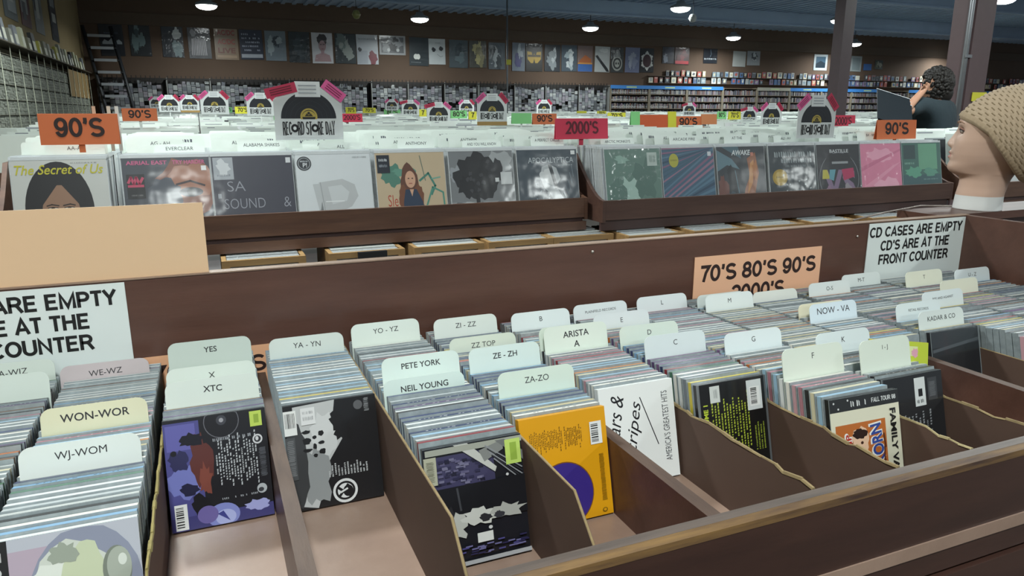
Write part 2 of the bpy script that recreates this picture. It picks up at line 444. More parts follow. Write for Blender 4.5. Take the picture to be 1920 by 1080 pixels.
# ------------------------------------------------------------------ the CD bin in front
ZF = H - .52                                 # bin floor that the cases stand on
ZT = H - .42                                 # top of rail and of the low dividers
YB, YR = 1.222, .562                         # face of the back board, inner face of the rail
BX0, BX1 = -1.05, 1.735
bin_cd = empty('cd_bin', (.3, .9, 0))
tag(bin_cd, 'dark brown wooden CD bin with high back board and worn front rail, nearest the camera', 'display bin')
def bpart(m, name, label=None):
    o = m.build(name); o.parent = bin_cd; o.location = -bin_cd.location
    if label: o['label'] = label
    return o
m = MB(); m.box(BX0, BX1 + .015, YB, YB + .018, .75, H - .247, BROWN)
bpart(m, 'back_board')
m = MB(); m.box(BX0, BX1 + .015, YB - .0015, YB + .0195, H - .2475, H - .2455, wood('#7d6657', '#a48b78', .5)); bpart(m, 'board_edge', 'worn pale top edge of the back board')
for (u, v) in ((1607, 443), (1112, 418)):
    p = at_y(u, v, YB); m = MB(); m.lathe([(0, 0), (.003, 0), (.003, .002), (0, .0025)], mat('#c9c2b8', .3, metal=.7), 10)
    o = m.build('screw'); o.rotation_euler = (math.pi / 2, 0, 0); o.parent = bin_cd; o.location = Vector((p.x, YB, min(p.z, H - .262))) - bin_cd.location
m = MB(); m.box(BX0, BX1, YR - .02, YB, ZF - .018, ZF, FLOORB); bpart(m, 'bin_floor')
m = MB()
m.prism([(YR - .018, ZT - .010), (YR - .012, ZT), (YR, ZT), (YR, ZF - .05), (YR - .018, ZF - .05)], BX0, BX1 + .6, RAIL_SHADED)
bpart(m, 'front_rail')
m = MB(); m.prism([(YR - .0186, ZT - .014), (YR - .0186, ZT - .0045), (YR - .0125, ZT + .0006), (YR - .0125, ZT - .0006), (YR - .0172, ZT - .0055), (YR - .0172, ZT - .014)], BX0, BX1 + .6, WORN); bpart(m, 'rail_edge', 'worn front edge of the rail with bare golden wood')
m = MB(); m.box(BX0, BX1 + .6, YR - .0125, YR + .0005, ZT, ZT + .0008, WORN_T); bpart(m, 'rail_top', 'dusty grey rubbed top of the rail')
m = MB(); m.box(BX0, BX1 + .6, YR - .0235, YR - .010, ZF - .14, ZF - .055, RAIL_SHADED); bpart(m, 'lower_board')
m = MB(); m.box(BX0, BX1 + .6, YR + .06, YR + .075, .08, ZF - .05, BROWN_D); m.box(BX0, BX1 + .6, YR + .1, YB, .0, .08, BLACK); bpart(m, 'cabinet_front')
# right end panel and the ledge that carries the dummy head
m = MB(); m.prism([(YR, ZF - .05), (YR, H - .40), (YR + .12, H - .27), (YR + .22, H - .247), (YB + .016, H - .247), (YB + .016, ZF - .05)], BX1, BX1 + .018, BROWN); bpart(m, 'end_panel')
m = MB(); m.box(BX1 - .06, BX1 + .55, YB + .0195, YB + .145, H - .267, H - .2475, BROWN); m.box(BX1 + .02, BX1 + .55, YB + .03, YB + .05, .0, H - .267, BROWN_D); bpart(m, 'corner_ledge')
m = MB()
for x in (BX0 + .03, -.1, .6, BX1 - .03): m.box(x - .02, x + .02, YB - .1, YB + .0, 0, ZF - .018, BROWN_D)
bpart(m, 'frame')

CX = [-.287, -.152, -.016, .128, .264, .400, .545, .682, .813, .945, 1.0765, 1.2225, 1.353, 1.488, 1.622]
def wood_div(x, z=ZT):
    m = MB(); m.box(x - .0085, x + .0085, YR, YB - .006, ZF, z, BROWN, top=wood('#49362d', '#5f4a3d', .6, (25, 4, 25))); bpart(m, 'divider')
for x in (.0555, .4725, 1.1505): wood_div(x)
wood_div(-.363)
def card_div(x, torn=False, high=False, c=CARD_K, dx=0.0, t=.0035, low=0.0, seed=0):
    """painted card divider; its raw edge shows, torn on the old ones"""
    r = random.Random(seed); m = MB()
    if high: prof = [(YR + .002, ZF), (YR + .002, ZT - .02), (YR + .058, ZT + .03), (YB - .006, ZT + .03), (YB - .006, ZF)]
    elif torn:
        prof = [(YR + .002, ZF), (YR + .002, ZT - low)]
        y = YR + .02
        while y < YB - .03:
            prof.append((y, ZT - low + r.uniform(-.003, .003))); y += r.uniform(.012, .03)
        prof += [(YB - .006, ZT), (YB - .006, ZF)]
    else: prof = [(YR + .002, ZF), (YR + .002, ZT - low), (YB - .006, ZT), (YB - .006, ZF)]
    m.prism(prof, x - t / 2, x + t / 2, CARD_B)
    o = bpart(m, 'divider')
    e_ = MB()                                 # raw edge
    top = prof[1:-1] if not torn else prof[1:-1]
    for a, q in zip(top, top[1:]):
        w1 = t * .42 + (r.uniform(0, .0012) if torn else .0002)
        h = .0008 + (r.uniform(0, .0026) if torn else 0)
        e_.mesh([(x - w1, a[0], a[1] - .0004), (x + w1, a[0], a[1] - .0004), (x + w1, q[0], q[1] - .0004), (x - w1, q[0], q[1] - .0004),
                 (x - w1 * .6, a[0], a[1] + h), (x + w1 * .6, a[0], a[1] + h), (x + w1 * .6, q[0], q[1] + h), (x - w1 * .6, q[0], q[1] + h)],
                [(0, 3, 2, 1), (4, 5, 6, 7), (0, 1, 5, 4), (1, 2, 6, 5), (2, 3, 7, 6), (3, 0, 4, 7)], c)
    d = e_.build('raw_edge', o)
card_div(-.0835, torn=True, c=CARD_Y, seed=5, low=.0)
card_div(.1955, high=True)
card_div(.3325, high=True)
card_div(.6125, torn=True, seed=2)
card_div(.7475, torn=True, seed=3)
card_div(.8790, torn=True, seed=4, c=mat('#a5966f', .9, var=.3, vscale=60))
card_div(1.0107, torn=True, seed=6)
card_div(1.2878, torn=False); card_div(1.4205); card_div(1.555)

# --- cases
CW, CT, CH = .1236, .0104, .142
TH = math.radians(14)
CASE = mat('#8b9497', .18, coat=.5, var=.35, vscale=90)
CASE_D = mat('#2a2c2f', .2, coat=.6)
TONES = {'white': ['#e2e5e4', '#ece9e0', '#d8dee0'], 'pale grey': ['#bcc3c5', '#c6cac8'], 'slate grey': ['#767e86', '#67686e'], 'black': ['#1d1d21', '#2b2a2e'],
         'cream': ['#d9d2b4', '#cdbf95'], 'dusty pink': ['#c79aa2', '#b37c88'], 'pale blue': ['#86b0d2', '#9dbfd6'], 'dark blue': ['#2f3d63', '#3a4672'],
         'purple': ['#5d4a72', '#7b5d86'], 'red': ['#a3323c', '#8b2c33'], 'yellow': ['#cdbb3c', '#d9c25a'], 'brown': ['#6b4a35', '#7b5b41'], 'green': ['#4f7a63', '#3f6b4b'], 'orange': ['#c06f35', '#cf8a50']}
TW = ['white'] * 13 + ['pale grey'] * 4 + ['slate grey'] * 2 + ['black'] * 5 + ['cream'] * 4 + ['dusty pink'] * 4 + ['pale blue'] * 4 + ['dark blue'] * 3 + ['purple', 'brown', 'orange', 'purple', 'red', 'yellow', 'brown', 'green', 'orange']
m = MB()
m.box(0, CW, 0, .0012, 0, CH, CASE); m.box(0, CW, CT - .0012, CT, 0, CH, CASE); m.box(.001, CW - .001, .0012, CT - .0012, .001, CH - .0012, CASE_D)
case_me = m.data('cd_case')
def spine_mesh(col, seed):
    """paper inlay: coloured spine strip on top edge and page edges down the sides"""
    r = random.Random(seed); m = MB(); c = mat(col, .45, coat=.35, var=.06)
    m.box(.0006, CW - .0006, .0009 + .0012 * (seed % 2), CT - .0009, .002, CH + .0003, c)
    dark = sum(lin(col)) < .9
    ic = mat('#d8d8d4' if dark else '#3a3a40', .5)
    x = .012 + r.uniform(0, .02)
    while x < CW - .02:
        w = r.uniform(.002, .006)
        if seed % 3 == 0 and r.random() < .6: m.box(x, x + w * .8, .0038, .0062, CH + .0003, CH + .00034, ic)
        x += w + r.uniform(.0008, .004)
    return m.data('spine_inlay')
SPINES = {(t, i, k): spine_mesh(c, 11 * i + 5 * k + len(t)) for t, cs in TONES.items() for i, c in enumerate(cs) for k in (0, 1)}
def rot_case(x, ytop, z=0.0, th=TH, ry=0.0, rz=0.0):
    """matrix of a case whose top front edge is at ytop"""
    yb = ytop - CH * math.sin(th)
    return Matrix.Translation((x - CW / 2, yb, ZF + .0029 + z)) @ Euler((-th, ry, rz)).to_matrix().to_4x4()

# --- white index tabs
def tab_shape(w, h, c, r=.012, t=.0012):
    m = MB(); p = [(0, 0), (w, 0)]
    for i in range(6):
        a = math.pi / 2 * i / 5; p.append((w - r + r * math.cos(a), h - r + r * math.sin(a)))
    for i in range(6):
        a = math.pi / 2 * (1 + i / 5); p.append((r + r * math.cos(a), h - r + r * math.sin(a)))
    m.prism(p, 0, t, c, 'y')
    return m
def index_tab(x, ytop, text, label, c='#dbe4dd', w=.118, h=.178, th=TH, size=.0085, bold=0.0, inkc='#26262a', tz=.0145, lines=None, name='index_tab', fit=None, thick=.0012):
    yb = ytop - CH * math.sin(th)
    cm_ = mat(c, .35, coat=.2, var=.03)
    o = tab_shape(w, h, cm_, t=thick).build(name)
    o.matrix_world = Matrix.Translation((x - w / 2, yb, ZF + .0014)) @ Euler((-th, 0, 0)).to_matrix().to_4x4()
    if text:
        a = Art(w, h, -.0001)
        for i, t in enumerate(text.split('\n')):
            a.text(t, .5, 1 - (tz + i * size * 1.6) / h, size / h, mat(inkc, .6), bold=bold, tilt=(hash_(t) % 5 - 2) * .6, fit=fit)
        a.build('lettering', o)
    tag(o, label, 'index card')
    return o
def hash_(t): return sum(ord(c) * (i + 3) for i, c in enumerate(t))

# columns: centre, y of the front case's top edge, what the column is behind, tabs (y, text, height, x shift, colour, label)
COLS = [
 (0, .690, 'in the column cut by the frame', [(1.19, 'WA-WIZ', .030, 0, '#c9d2ca', 'grey-white index tab ending in IZ, cut off at the picture edge'), (1.115, '', .034, .005, '#ccd6ce', 'blank white index tab in front of the tab ending in IZ'), (.84, '', .026, .0, '#d5dcd4', 'blank white index tab, frontmost in the column cut off by the picture edge')]),
 (1, .722, 'behind the white bird CD', [(1.175, 'WE-WZ', .020, -.01, '#b9aeb0', 'pinkish index tab lettered WE-WZ in faint pencil'), (.965, 'WON-WOR', .030, 0, '#d2d0b2', 'cream index tab with smudged bold WON-WOR'), (.848, 'WJ-WOM', .032, 0, '#d9dfda', 'white index tab lettered WJ-WOM')]),
 (2, .957, 'behind the purple figure CD', [(1.138, 'YES', .046, 0, '#b9c4bc', 'greyish index tab lettered YES'), (1.052, 'X', .034, 0, '#cfd8d0', 'white index tab lettered X'), (.999, 'XTC', .032, 0, '#d5ded6', 'white index tab lettered XTC')]),
 (3, .948, 'behind the black and white splash CD', [(1.160, 'YA - YN', .030, 0, '#c9d0c9', 'white index tab lettered YA - YN')]),
 (4, .752, 'behind the night bridge CD', [(1.165, 'YO - YZ', .036, -.004, '#d3dcd4', 'white index tab lettered YO - YZ'), (.975, 'PETE YORK', .036, .004, '#d3e0da', 'white index tab lettered PETE YORK'), (.925, 'NEIL YOUNG', .022, -.006, '#cfdfd8', 'white index tab lettered NEIL YOUNG')]),
 (5, .785, 'behind the yellow CD with the purple disc', [(1.153, 'ZI - ZZ', .032, 0, '#d6ddd6', 'white index tab lettered ZI - ZZ'), (1.075, 'ZZ TOP', .022, 0, '#cdd6c8', 'white index tab lettered ZZ TOP'), (.980, 'ZE - ZH', .034, 0, '#d3e0da', 'white index tab lettered ZE - ZH'), (.868, 'ZA-ZO', .032, .004, '#d0ddd0', 'white index tab lettered ZA-ZO')]),
 (6, .838, 'behind the white script CD', [(1.150, 'B', .030, -.004, '#d6dede', 'white index tab lettered B'), (1.015, 'ARISTA\nA', .040, -.002, '#d6e0d4', 'white index tab lettered ARISTA A'), (1.030, '', .036, -.004, '#d0dace', 'blank white index tab directly behind the ARISTA A tab')]),
 (7, .798, 'behind the black CD with lime text', [(1.172, 'PLAINFIELD RECORDS', .026, -.005, '#d6dede', 'white index tab with a small two-word line, behind the E tab'), (1.098, 'E', .026, -.002, '#d2dadc', 'white index tab lettered E'), (1.006, 'D', .030, -.005, '#d4ddd0', 'white index tab lettered D'), (.922, 'C', .034, -.004, '#d4dede', 'white index tab lettered C')]),
 (8, .684, 'behind the orange comic CD', [(1.168, 'L', .028, .003, '#d6dede', 'white index tab lettered L'), (.892, 'G', .032, -.003, '#d6e0e2', 'white index tab lettered G'), (.762, 'F', .044, -.003, '#d6dfd2', 'white index tab lettered F, large in front of the K tab')]),
 (9, .712, 'behind the black CD with grey text', [(1.155, 'O-P', .024, .0, '#cfd6d2', 'white index tab lettered O-P'), (1.121, 'M', .030, .0, '#d6dede', 'white index tab lettered M'), (.842, 'K', .032, .0, '#d6e0e0', 'white index tab lettered K'), (.757, 'LIME', 0, 0, '', ''), (.750, 'I - J', .046, -.0095, '#d6dfd2', 'white index tab lettered I - J')]),
 (10, .855, 'in the column right of the lime green CD', [(1.145, '', .020, .0, '#d6d9d2', 'blank white index tab behind the O-P tab\'s red case'), (1.010, '', .026, -.003, '#dcd6bc', 'cream blank index tab behind the NOW-VA tab'), (.985, 'NOW - VA', .032, -.001, '#d0dde4', 'bluish white index tab lettered NOW - VA')]),
 (11, .850, 'behind the plain black CD', [(1.140, 'O-S', .026, .0, '#d6dedc', 'white index tab lettered O-S'), (.928, 'RETAIL RECORDS', .032, .004, '#d6dfe0', 'white index tab with two-word pen line, behind the KADAR tab'), (.876, 'KADAR & CO', .030, .0, '#d6dfdc', 'white index tab lettered KADAR & CO')]),
 (12, .770, 'one column right of the plain black CD', [(1.176, 'M-T', .026, 0, '#d6dedc', 'small white index tab lettered M-T below the white notice'), (.970, 'RISE AND AGAINST', .032, 0, '#d6dfe0', 'white index tab lettered RISE AND AGAINST')]),
 (13, .800, 'two columns right of the plain black CD', [(1.123, 'T', .032, 0, '#d9dccb', 'cream white index tab lettered T'), (1.03, '', .030, .0, '#d9dccb', 'cream blank index tab at the far right of the bin')]),
 (14, .830, 'in the column against the end panel', [(1.10, 'U - Z', .030, 0, '#d6dfe0', 'white index tab lettered U - Z')]),
]
FRONT = {1: 'bird', 2: 'figure', 3: 'splash', 4: 'bridge', 5: 'yellow', 6: 'script', 7: 'lime', 8: 'comic', 9: 'text', 11: 'black'}
SPECIAL = {(7, 1): 'yellow', (7, 2): 'slate grey', (6, 1): 'white', (6, 2): 'white', (9, 1): 'black', (2, 1): 'purple', (2, 2): 'dark blue', (4, 1): 'red', (4, 2): 'pale grey', (4, 3): 'pale blue', (4, 4): 'dark blue',
           (5, 1): 'white', (5, 2): 'cream', (5, 3): 'pale blue', (5, 4): 'dark blue', (11, 2): 'yellow', (11, 1): 'cream', (10, 2): 'orange', (10, 3): 'yellow', (10, 4): 'purple', (6, 6): 'orange', (6, 7): 'pale blue', (6, 8): 'pale blue', (6, 10): 'dusty pink', (6, 11): 'red'}
COLTINT = {8: ['dusty pink', 'cream', 'white', 'dusty pink', 'purple', 'pale blue'], 6: ['dusty pink', 'white', 'pale blue', 'cream', 'red'], 4: ['white', 'dark blue', 'pale blue', 'white'], 5: ['white', 'pale blue', 'cream', 'dark blue'], 2: ['white', 'pale grey', 'white', 'slate grey'], 3: ['white', 'white', 'white', 'white', 'pale blue'], 9: ['cream', 'white', 'pale grey', 'brown'], 7: ['pale blue', 'white', 'dusty pink', 'purple', 'white', 'dark blue']}  # YA - YN column: glint of its plastic wrap put into mostly white spines
places, fronts = [], []
for (ci, y0, where, tabs) in COLS:
    x = CX[ci]; rr = random.Random(100 + ci)
    todo = sorted(tabs, key=lambda t: t[0]); y = y0; k = 0
    while y < YB - .020:
        if todo and todo[0][0] <= y + .006:
            t = todo.pop(0)
            ty = max(y, t[0] - .004)
            if t[1] == 'LIME': LIME = (CX[ci] + .013, ty + .002); y = ty + .016; continue
            big = {'ARISTA\nA': .0105, 'NOW - VA': .012, 'WJ-WOM': .011, 'WON-WOR': .010, 'PETE YORK': .0085}.get(t[1], .0085 if len(t[1]) < 11 else .0048)
            index_tab(x + t[3], ty, t[1], t[5], t[4], w=(.104 if t[1] == 'I - J' else .117), h=CH + t[2] + .002, size=big, bold=.012 if t[1] in ('WON-WOR', 'PETE YORK', 'NEIL YOUNG', 'ZE - ZH', 'ARISTA\nA', 'YES', 'XTC') else .0)
            y = ty + .0028
            continue
        tone = SPECIAL.get((ci, k)) or (rr.choice(COLTINT[ci]) if ci in COLTINT and rr.random() < (.8 if ci == 3 else .5) else rr.choice(TW))
        rec = (ci, k, x + rr.uniform(-.0008, .0008), y, rr.uniform(0, .0018) + (.003 if rr.random() < .08 else 0), tone, rr.randrange(2), rr.randrange(2), where)
        (fronts if k == 0 else places).append(rec)
        k += 1; y += CT / math.cos(TH) + rr.uniform(.0007, .0013)
places.sort(key=lambda r: (Vector((r[2], r[3], ZF + .14)) - Vector((0, 0, H))).length)
near, rest = places[:288], places[288:]
for (ci, k, x, y, dz, tone, i, j, where) in near:
    o = link('cd_case', case_me); o.matrix_world = rot_case(x, y, dz)
    i = i % len(TONES[tone]); link('spine_inlay', SPINES[(tone, i, j)], o)
    tag(o, 'clear CD case with %s spine, %s %s' % (tone, nth(k), where), 'CD', 'CD cases standing in the bin')
m = MB()
for (ci, k, x, y, dz, tone, i, j, where) in rest:
    M_ = rot_case(x, y, dz); c = TONES[tone][i % len(TONES[tone])]
    m.box(0, CW, 0, CT, 0, CH, CASE, M_); m.box(.001, CW - .001, .0022, CT - .0022, CH - .002, CH + .0004, mat(c, .45, coat=.35, var=.06), M_)
o = m.build('packed_cd_mass'); o['kind'] = 'stuff'; tag(o, 'remaining CD cases packed upright at the rear of the bin columns', 'CD')

# --- covers that face the camera
GL = dict(rough=.3, coat=.55, bump=0.0, var=.04)
def art_bird(a):
    a.rect(0, 0, 1, 1, '#b9bcc6'); a.rect(0, 0, .13, 1, '#26272b'); a.rect(.13, .55, .42, .92, '#b5a5b4')
    a.ell(.055, .80, .03, .03, '#c9c9c9'); a.rect(.03, .87, .09, .93, '#b8b8b8')
    a.ell(.62, .5, .40, .52, '#8e93a6'); a.blob(.56, .48, .34, .44, '#cdd2c8', 4, .08); a.blob(.42, .62, .22, .2, '#dfe3da', 7, .15)
    a.blob(.62, .62, .17, .28, '#c7cfb0', 2, .12); a.ell(.83, .68, .10, .16, '#7d8479'); a.ell(.845, .70, .085, .13, '#a9b0a4'); a.ell(.87, .74, .03, .04, '#d8ddd4')
    a.poly([(.64, .5), (.75, .58), (.74, .42), (.62, .38)], '#d8d9b2'); a.line([(.60, .60), (.62, .45), (.60, .33)], .02, '#4c4f48'); a.blob(.48, .85, .10, .07, '#9ba396', 9)
def art_figure(a):
    a.rect(0, 0, 1, 1, '#17171d'); a.rect(0, .1, .34, .97, '#4b4a86'); a.rect(.02, .72, .30, .95, '#615fa3'); a.blob(.16, .44, .16, .15, '#6f74b4', 3)
    a.blob(.12, .62, .09, .09, '#2b2b52', 5); a.ell(.08, .70, .03, .025, '#15151d'); a.blob(.34, .60, .10, .24, '#5a2e2a', 6, .3); a.blob(.36, .42, .06, .14, '#7a4136', 8, .3); a.blob(.26, .80, .12, .06, '#141420', 8)
    a.blob(.20, .36, .10, .05, '#1c1c3a', 4); a.blob(.30, .20, .10, .10, '#101018', 4)
    a.ring(.56, .93, .17, .008, '#6a6a72'); a.ell(.56, .94, .05, .045, '#3f4048'); a.ell(.56, .94, .022, .02, '#9a9aa0')
    a.rect(.84, .84, .96, .98, '#b9cf5c'); a.rect(.88, .87, .93, .95, '#8fa83f')
    for i in range(15):
        h = .12 + .11 * abs(math.sin(i * 1.7)) + .06 * (i % 3)
        a.scribble(.475 + i * .028, .53 - h * .62, .490 + i * .028, .53 + h * .85, '#b9bcc0', i, .9, 14, False)
    a.scribble(.46, .755, .84, .785, '#8f9298', 3, .9, 22); a.scribble(.50, .215, .86, .235, '#8f9298', 4, .8, 20)
    a.ell(.90, .72, .05, .045, '#c9c9cc'); a.ell(.90, .72, .034, .03, '#26262c'); a.ell(.895, .725, .016, .02, '#c9c9cc')
    a.scribble(.90, .37, .97, .64, '#55575e', 5, 1, 20, False); a.ell(.90, .26, .05, .045, '#aeb2b6'); a.ell(.89, .25, .028, .02, '#3a3a40')
    a.rect(0, 0, 1, .12, '#3c3a70'); a.ell(.50, .08, .16, .11, '#7f86c4'); a.ell(.52, .06, .10, .07, '#a7addb'); a.ell(.35, .11, .10, .08, '#6a5f9c'); a.poly([(.44, .10), (.56, .02), (.50, .12)], '#3b3f86'); a.blob(.85, .12, .12, .05, '#9d9fd0', 3)
    a.barcode(.04, .01, .16, .24, False, 5)
def art_splash(a):
    a.rect(0, 0, 1, 1, '#17171a'); a.poly([(.10, .98), (.55, 1), (.50, .76), (.60, .62), (.42, .40), (.38, .22), (.28, 0), (.02, .06), (.12, .5)], '#b9bbbb')
    a.blob(.28, .30, .16, .28, '#8f9293', 5, .25); a.blob(.42, .70, .14, .20, '#c9cbcb', 3, .2); a.blob(.10, .45, .12, .40, '#3a3b3d', 7, .1); a.blob(.56, .80, .09, .08, '#141416', 4, .35); a.blob(.62, .70, .10, .10, '#141416', 9, .4)
    for i in range(9): a.blob(.30 + .09 * math.sin(i * 2.1), .50 + .26 * i / 9, .022 + .012 * (i % 3), .018 + .01 * (i % 2), '#1a1a1c', i, .2, 12)
    for i in range(13):
        h = .06 + .07 * abs(math.sin(i * 2.3))
        a.scribble(.42 + i * .034, .27, .438 + i * .034, .27 + h, '#c0c2c4', i, .95, 8, False)
    a.ell(.58, .12, .135, .115, '#d6d7d7'); a.ell(.58, .12, .108, .09, '#18181b'); a.ell(.58, .12, .085, .07, '#d6d7d7'); a.ell(.61, .115, .055, .055, '#17171a')
    a.line([(.50, .16), (.62, .07)], .028, '#17171a'); a.line([(.51, .07), (.61, .17)], .028, '#17171a'); a.line([(.53, .11), (.60, .135)], .02, '#d6d7d7')
    a.ell(.80, .92, .05, .045, '#5c5d60'); a.scribble(.86, .85, .92, .98, '#808285', 3, 1, 9, False)
    a.barcode(.0, .72, .13, .95, True, 8); a.rect(.18, .80, .33, .96, '#d9dada'); a.scribble(.20, .84, .31, .88, '#8b8d90', 3); a.scribble(.20, .90, .31, .93, '#8b8d90', 4); a.rect(.0, .30, .10, .70, '#4b4d4f')
    a.scribble(.01, .34, .09, .68, '#6f7173', 2, 1, 20, False)
def art_bridge(a):
    a.rect(0, 0, 1, 1, '#17181f'); a.rect(.02, .60, .70, .92, '#3d3a58')
    for i in range(60):
        r = random.Random(i); a.rect(*(lambda x, z: (x, z, x + .05, z + .02))(r.uniform(.1, .55), r.uniform(.66, .88)), r.choice(['#5a5674', '#2b2944', '#6d6a84', '#1d1c30']))
    a.poly([(.30, 1), (.44, 1), (.72, .76), (.70, .72)], '#b9bab4'); a.rect(.02, .94, 1, .99, '#9b9d92'); a.poly([(.55, .92), (.80, .98), (.80, .90), (.60, .82)], '#7d7f7c')
    a.poly([(.72, .98), (1, .78), (1, .86), (.82, .98)], '#6b6d6c')
    for i in range(5): a.line([(.62 + .02 * i, .95 - .03 * i), (.98, .72 - .03 * i)], .012, '#2a2b31' if i % 2 else '#84868a')
    a.rect(0, .70, .12, .93, '#a9a893'); a.scribble(.02, .73, .10, .90, '#6b6a58', 4, 1, 14, False)
    a.rect(.82, .76, .98, .97, '#b9d26a'); a.rect(.87, .79, .94, .94, '#91ad45')
    a.rect(0, .34, 1, .66, '#15161b'); a.blob(.16, .40, .10, .14, '#8f8f8a', 4, .4); a.blob(.24, .32, .12, .10, '#b5b5af', 5, .4); a.blob(.52, .38, .18, .07, '#c4c4be', 6, .35); a.blob(.78, .38, .18, .06, '#a8a8a2', 8, .35)
    a.blob(.20, .42, .05, .09, '#26262a', 3); a.blob(.56, .36, .07, .03, '#2a2a2e', 4); a.blob(.70, .36, .05, .03, '#34343a', 6); a.line([(.30, .64), (.32, .46)], .02, '#3e3f44')
    a.rect(.46, .16, .62, .24, '#d2d3d0'); a.ell(.60, .27, .02, .015, '#c9c9c9'); a.ell(.82, .68, .015, .012, '#c9c9c9')
    for i in range(50):
        r = random.Random(i + 90); a.rect(*(lambda x, z: (x, z, x + .07, z + .012))(r.uniform(.0, .93), r.uniform(.05, .16)), r.choice(['#4e4a86', '#2b2950', '#6f6c9a', '#12121c']))
    a.rect(0, .0, 1, .035, '#a9abaf')
def art_yellow(a):
    a.rect(0, 0, 1, 1, '#d99a12'); a.ell(.45, .26, .34, .30, '#7a4d10', 40); a.ell(.45, .26, .33, .29, '#38287c', 40)
    for i in range(32):
        h = .05 + .055 * abs(math.sin(i * 1.3)) + .03 * (i % 3 == 0)
        if i == 20: continue
        a.scribble(.10 + i * .019, .80 - h, .110 + i * .019, .80 + h * .7, '#6a4a12', i, .95, 9, False)
    a.barcode(.80, .67, .94, .88, False, 4); a.scribble(.88, .14, .94, .58, '#a5770e', 2, 1, 34, False); a.ell(.90, .05, .03, .02, '#7a5a14'); a.ell(.90, .05, .018, .012, '#d99a12')
def art_script(a):
    a.rect(0, 0, 1, 1, '#e6e8e6')
    a.text('ars &', .20, .72, .15, '#1b1b1f', 90, .0, .35, fit=.40, tilt=-12); a.text('Stripes', .43, .53, .17, '#1b1b1f', 90, .0, .35, fit=.60, tilt=-12)
    a.line([(.54, .86), (.74, .36)], .012, '#1b1b1f'); a.line([(.46, .22), (.64, .12), (.78, .05)], .016, '#1b1b1f'); a.line([(.48, .28), (.47, .15), (.58, .22), (.68, .08)], .012, '#1b1b1f')
    a.text("AMERICA'S GREATEST HITS", .87, .53, .075, '#4a4b4f', 90, .0, fit=.72)
def art_lime(a):
    a.rect(0, 0, 1, 1, '#101112'); a.rect(0, 0, .03, 1, '#6f7274'); a.rect(.97, 0, 1, 1, '#55585a')
    a.text('VOLUME 1', .10, .62, .055, '#b9c93c', 90, .03, fit=.34)
    for i in range(13):
        h = .18 + .16 * abs(math.sin(i * 1.9 + .6)) + .05 * (i % 4 == 0)
        a.scribble(.18 + i * .043, .50 - h * .9, .200 + i * .043, .50 + h, '#aab83a', i + 3, .95, 20, False)
    for i in range(4): a.scribble(.78 + i * .04, .24, .80 + i * .04, .50 + .03 * (i % 2), '#8f9c34', i + 40, .95, 16, False)
    a.rect(.17, .80, .31, .97, '#c9cdc9'); a.scribble(.20, .84, .28, .94, '#9a9e9c', 2, .8, 8); a.rect(.70, .66, .92, .97, '#ccd0d0'); a.barcode(.74, .70, .89, .90, False, 7)
    a.rect(.74, .06, .90, .13, '#101112'); a.ring(.84, .09, .05, .02, '#b9c93c'); a.line([(.83, .09), (.87, .09)], .02, '#b9c93c')
def art_comic(a):
    a.rect(0, 0, 1, 1, '#d6d3bd'); a.rect(0, .87, 1, 1, '#27292b'); a.scribble(.30, .90, .56, .96, '#c9cccb', 4, .6, 9); a.print_('FALL TOUR 98', .78, .935, .045, '#d6d9d8', fit=.36)
    for q in ((.06, .96), (.12, .90), (.26, .97)): a.ell(q[0], q[1], .012, .01, '#c9c9c9')
    a.rect(.06, .0, .78, .74, '#b5662f'); a.rect(.06, .0, .78, .08, '#6f3a22'); a.blob(.30, .36, .22, .26, '#8c4526', 3, .25); a.blob(.40, .56, .12, .13, '#dcb79a', 5, .15); a.blob(.40, .63, .10, .05, '#2a1a16', 6, .2); a.ell(.42, .54, .02, .015, '#3a2018')
    a.text('KORN', .64, .50, .17, '#e4e2dd', 95, .05, fit=.43); a.text('KORN', .645, .50, .14, '#2c468f', 95, .03, fit=.40)
    a.text('ICE', .42, .22, .15, '#e4e2dd', 90, .05, fit=.24); a.text('ICE', .425, .22, .12, '#2c468f', 90, .03, fit=.21)
    a.text('VAMP', .24, .48, .09, '#e4e2dd', 96, .05, fit=.36); a.text('VAMP', .245, .48, .065, '#b03229', 96, .03, fit=.33)
    a.text('RAMMS', .54, .25, .08, '#e4e2dd', 92, .05, fit=.34); a.text('RAMMS', .545, .25, .06, '#a12c26', 92, .03, fit=.31)
    a.text('O', .17, .40, .12, '#e4e2dd', 90, .05); a.text('O', .175, .40, .09, '#2c468f', 90, .03); a.blob(.12, .56, .04, .06, '#5c6b2d', 3)
    for i in range(4): a.line([(.68 + .025 * i, .10 + .12 * i), (.74, .20 + .13 * i)], .02, '#5c2e1c')
    a.blob(.68, .16, .08, .10, '#d29a5a', 4, .3); a.line([(.62, .20), (.72, .12)], .015, '#3a2018')
    a.text('FAMILY VALUES', .895, .385, .075, '#1d1d1f', 270, .03, fit=.88)
def art_text(a):
    a.rect(0, 0, 1, 1, '#1f2124'); a.rect(0, .0, .02, 1, '#5d6164')
    for i in range(11):
        h = .16 + .12 * abs(math.sin(i * 1.4))
        a.scribble(.14 + i * .06, .34 - h * .7, .17 + i * .06, .34 + h, '#84878a', i, .9, 16, False)
    a.rect(.52, .66, .70, .96, '#cfd3d2'); a.rect(.58, .76, .65, .84, '#17181a'); a.scribble(.55, .69, .67, .73, '#6f7374', 5, .9, 6); a.rect(.74, .70, .90, .94, '#3a3c3f'); a.scribble(.76, .74, .88, .90, '#5c5e61', 6, 1, 12, False)
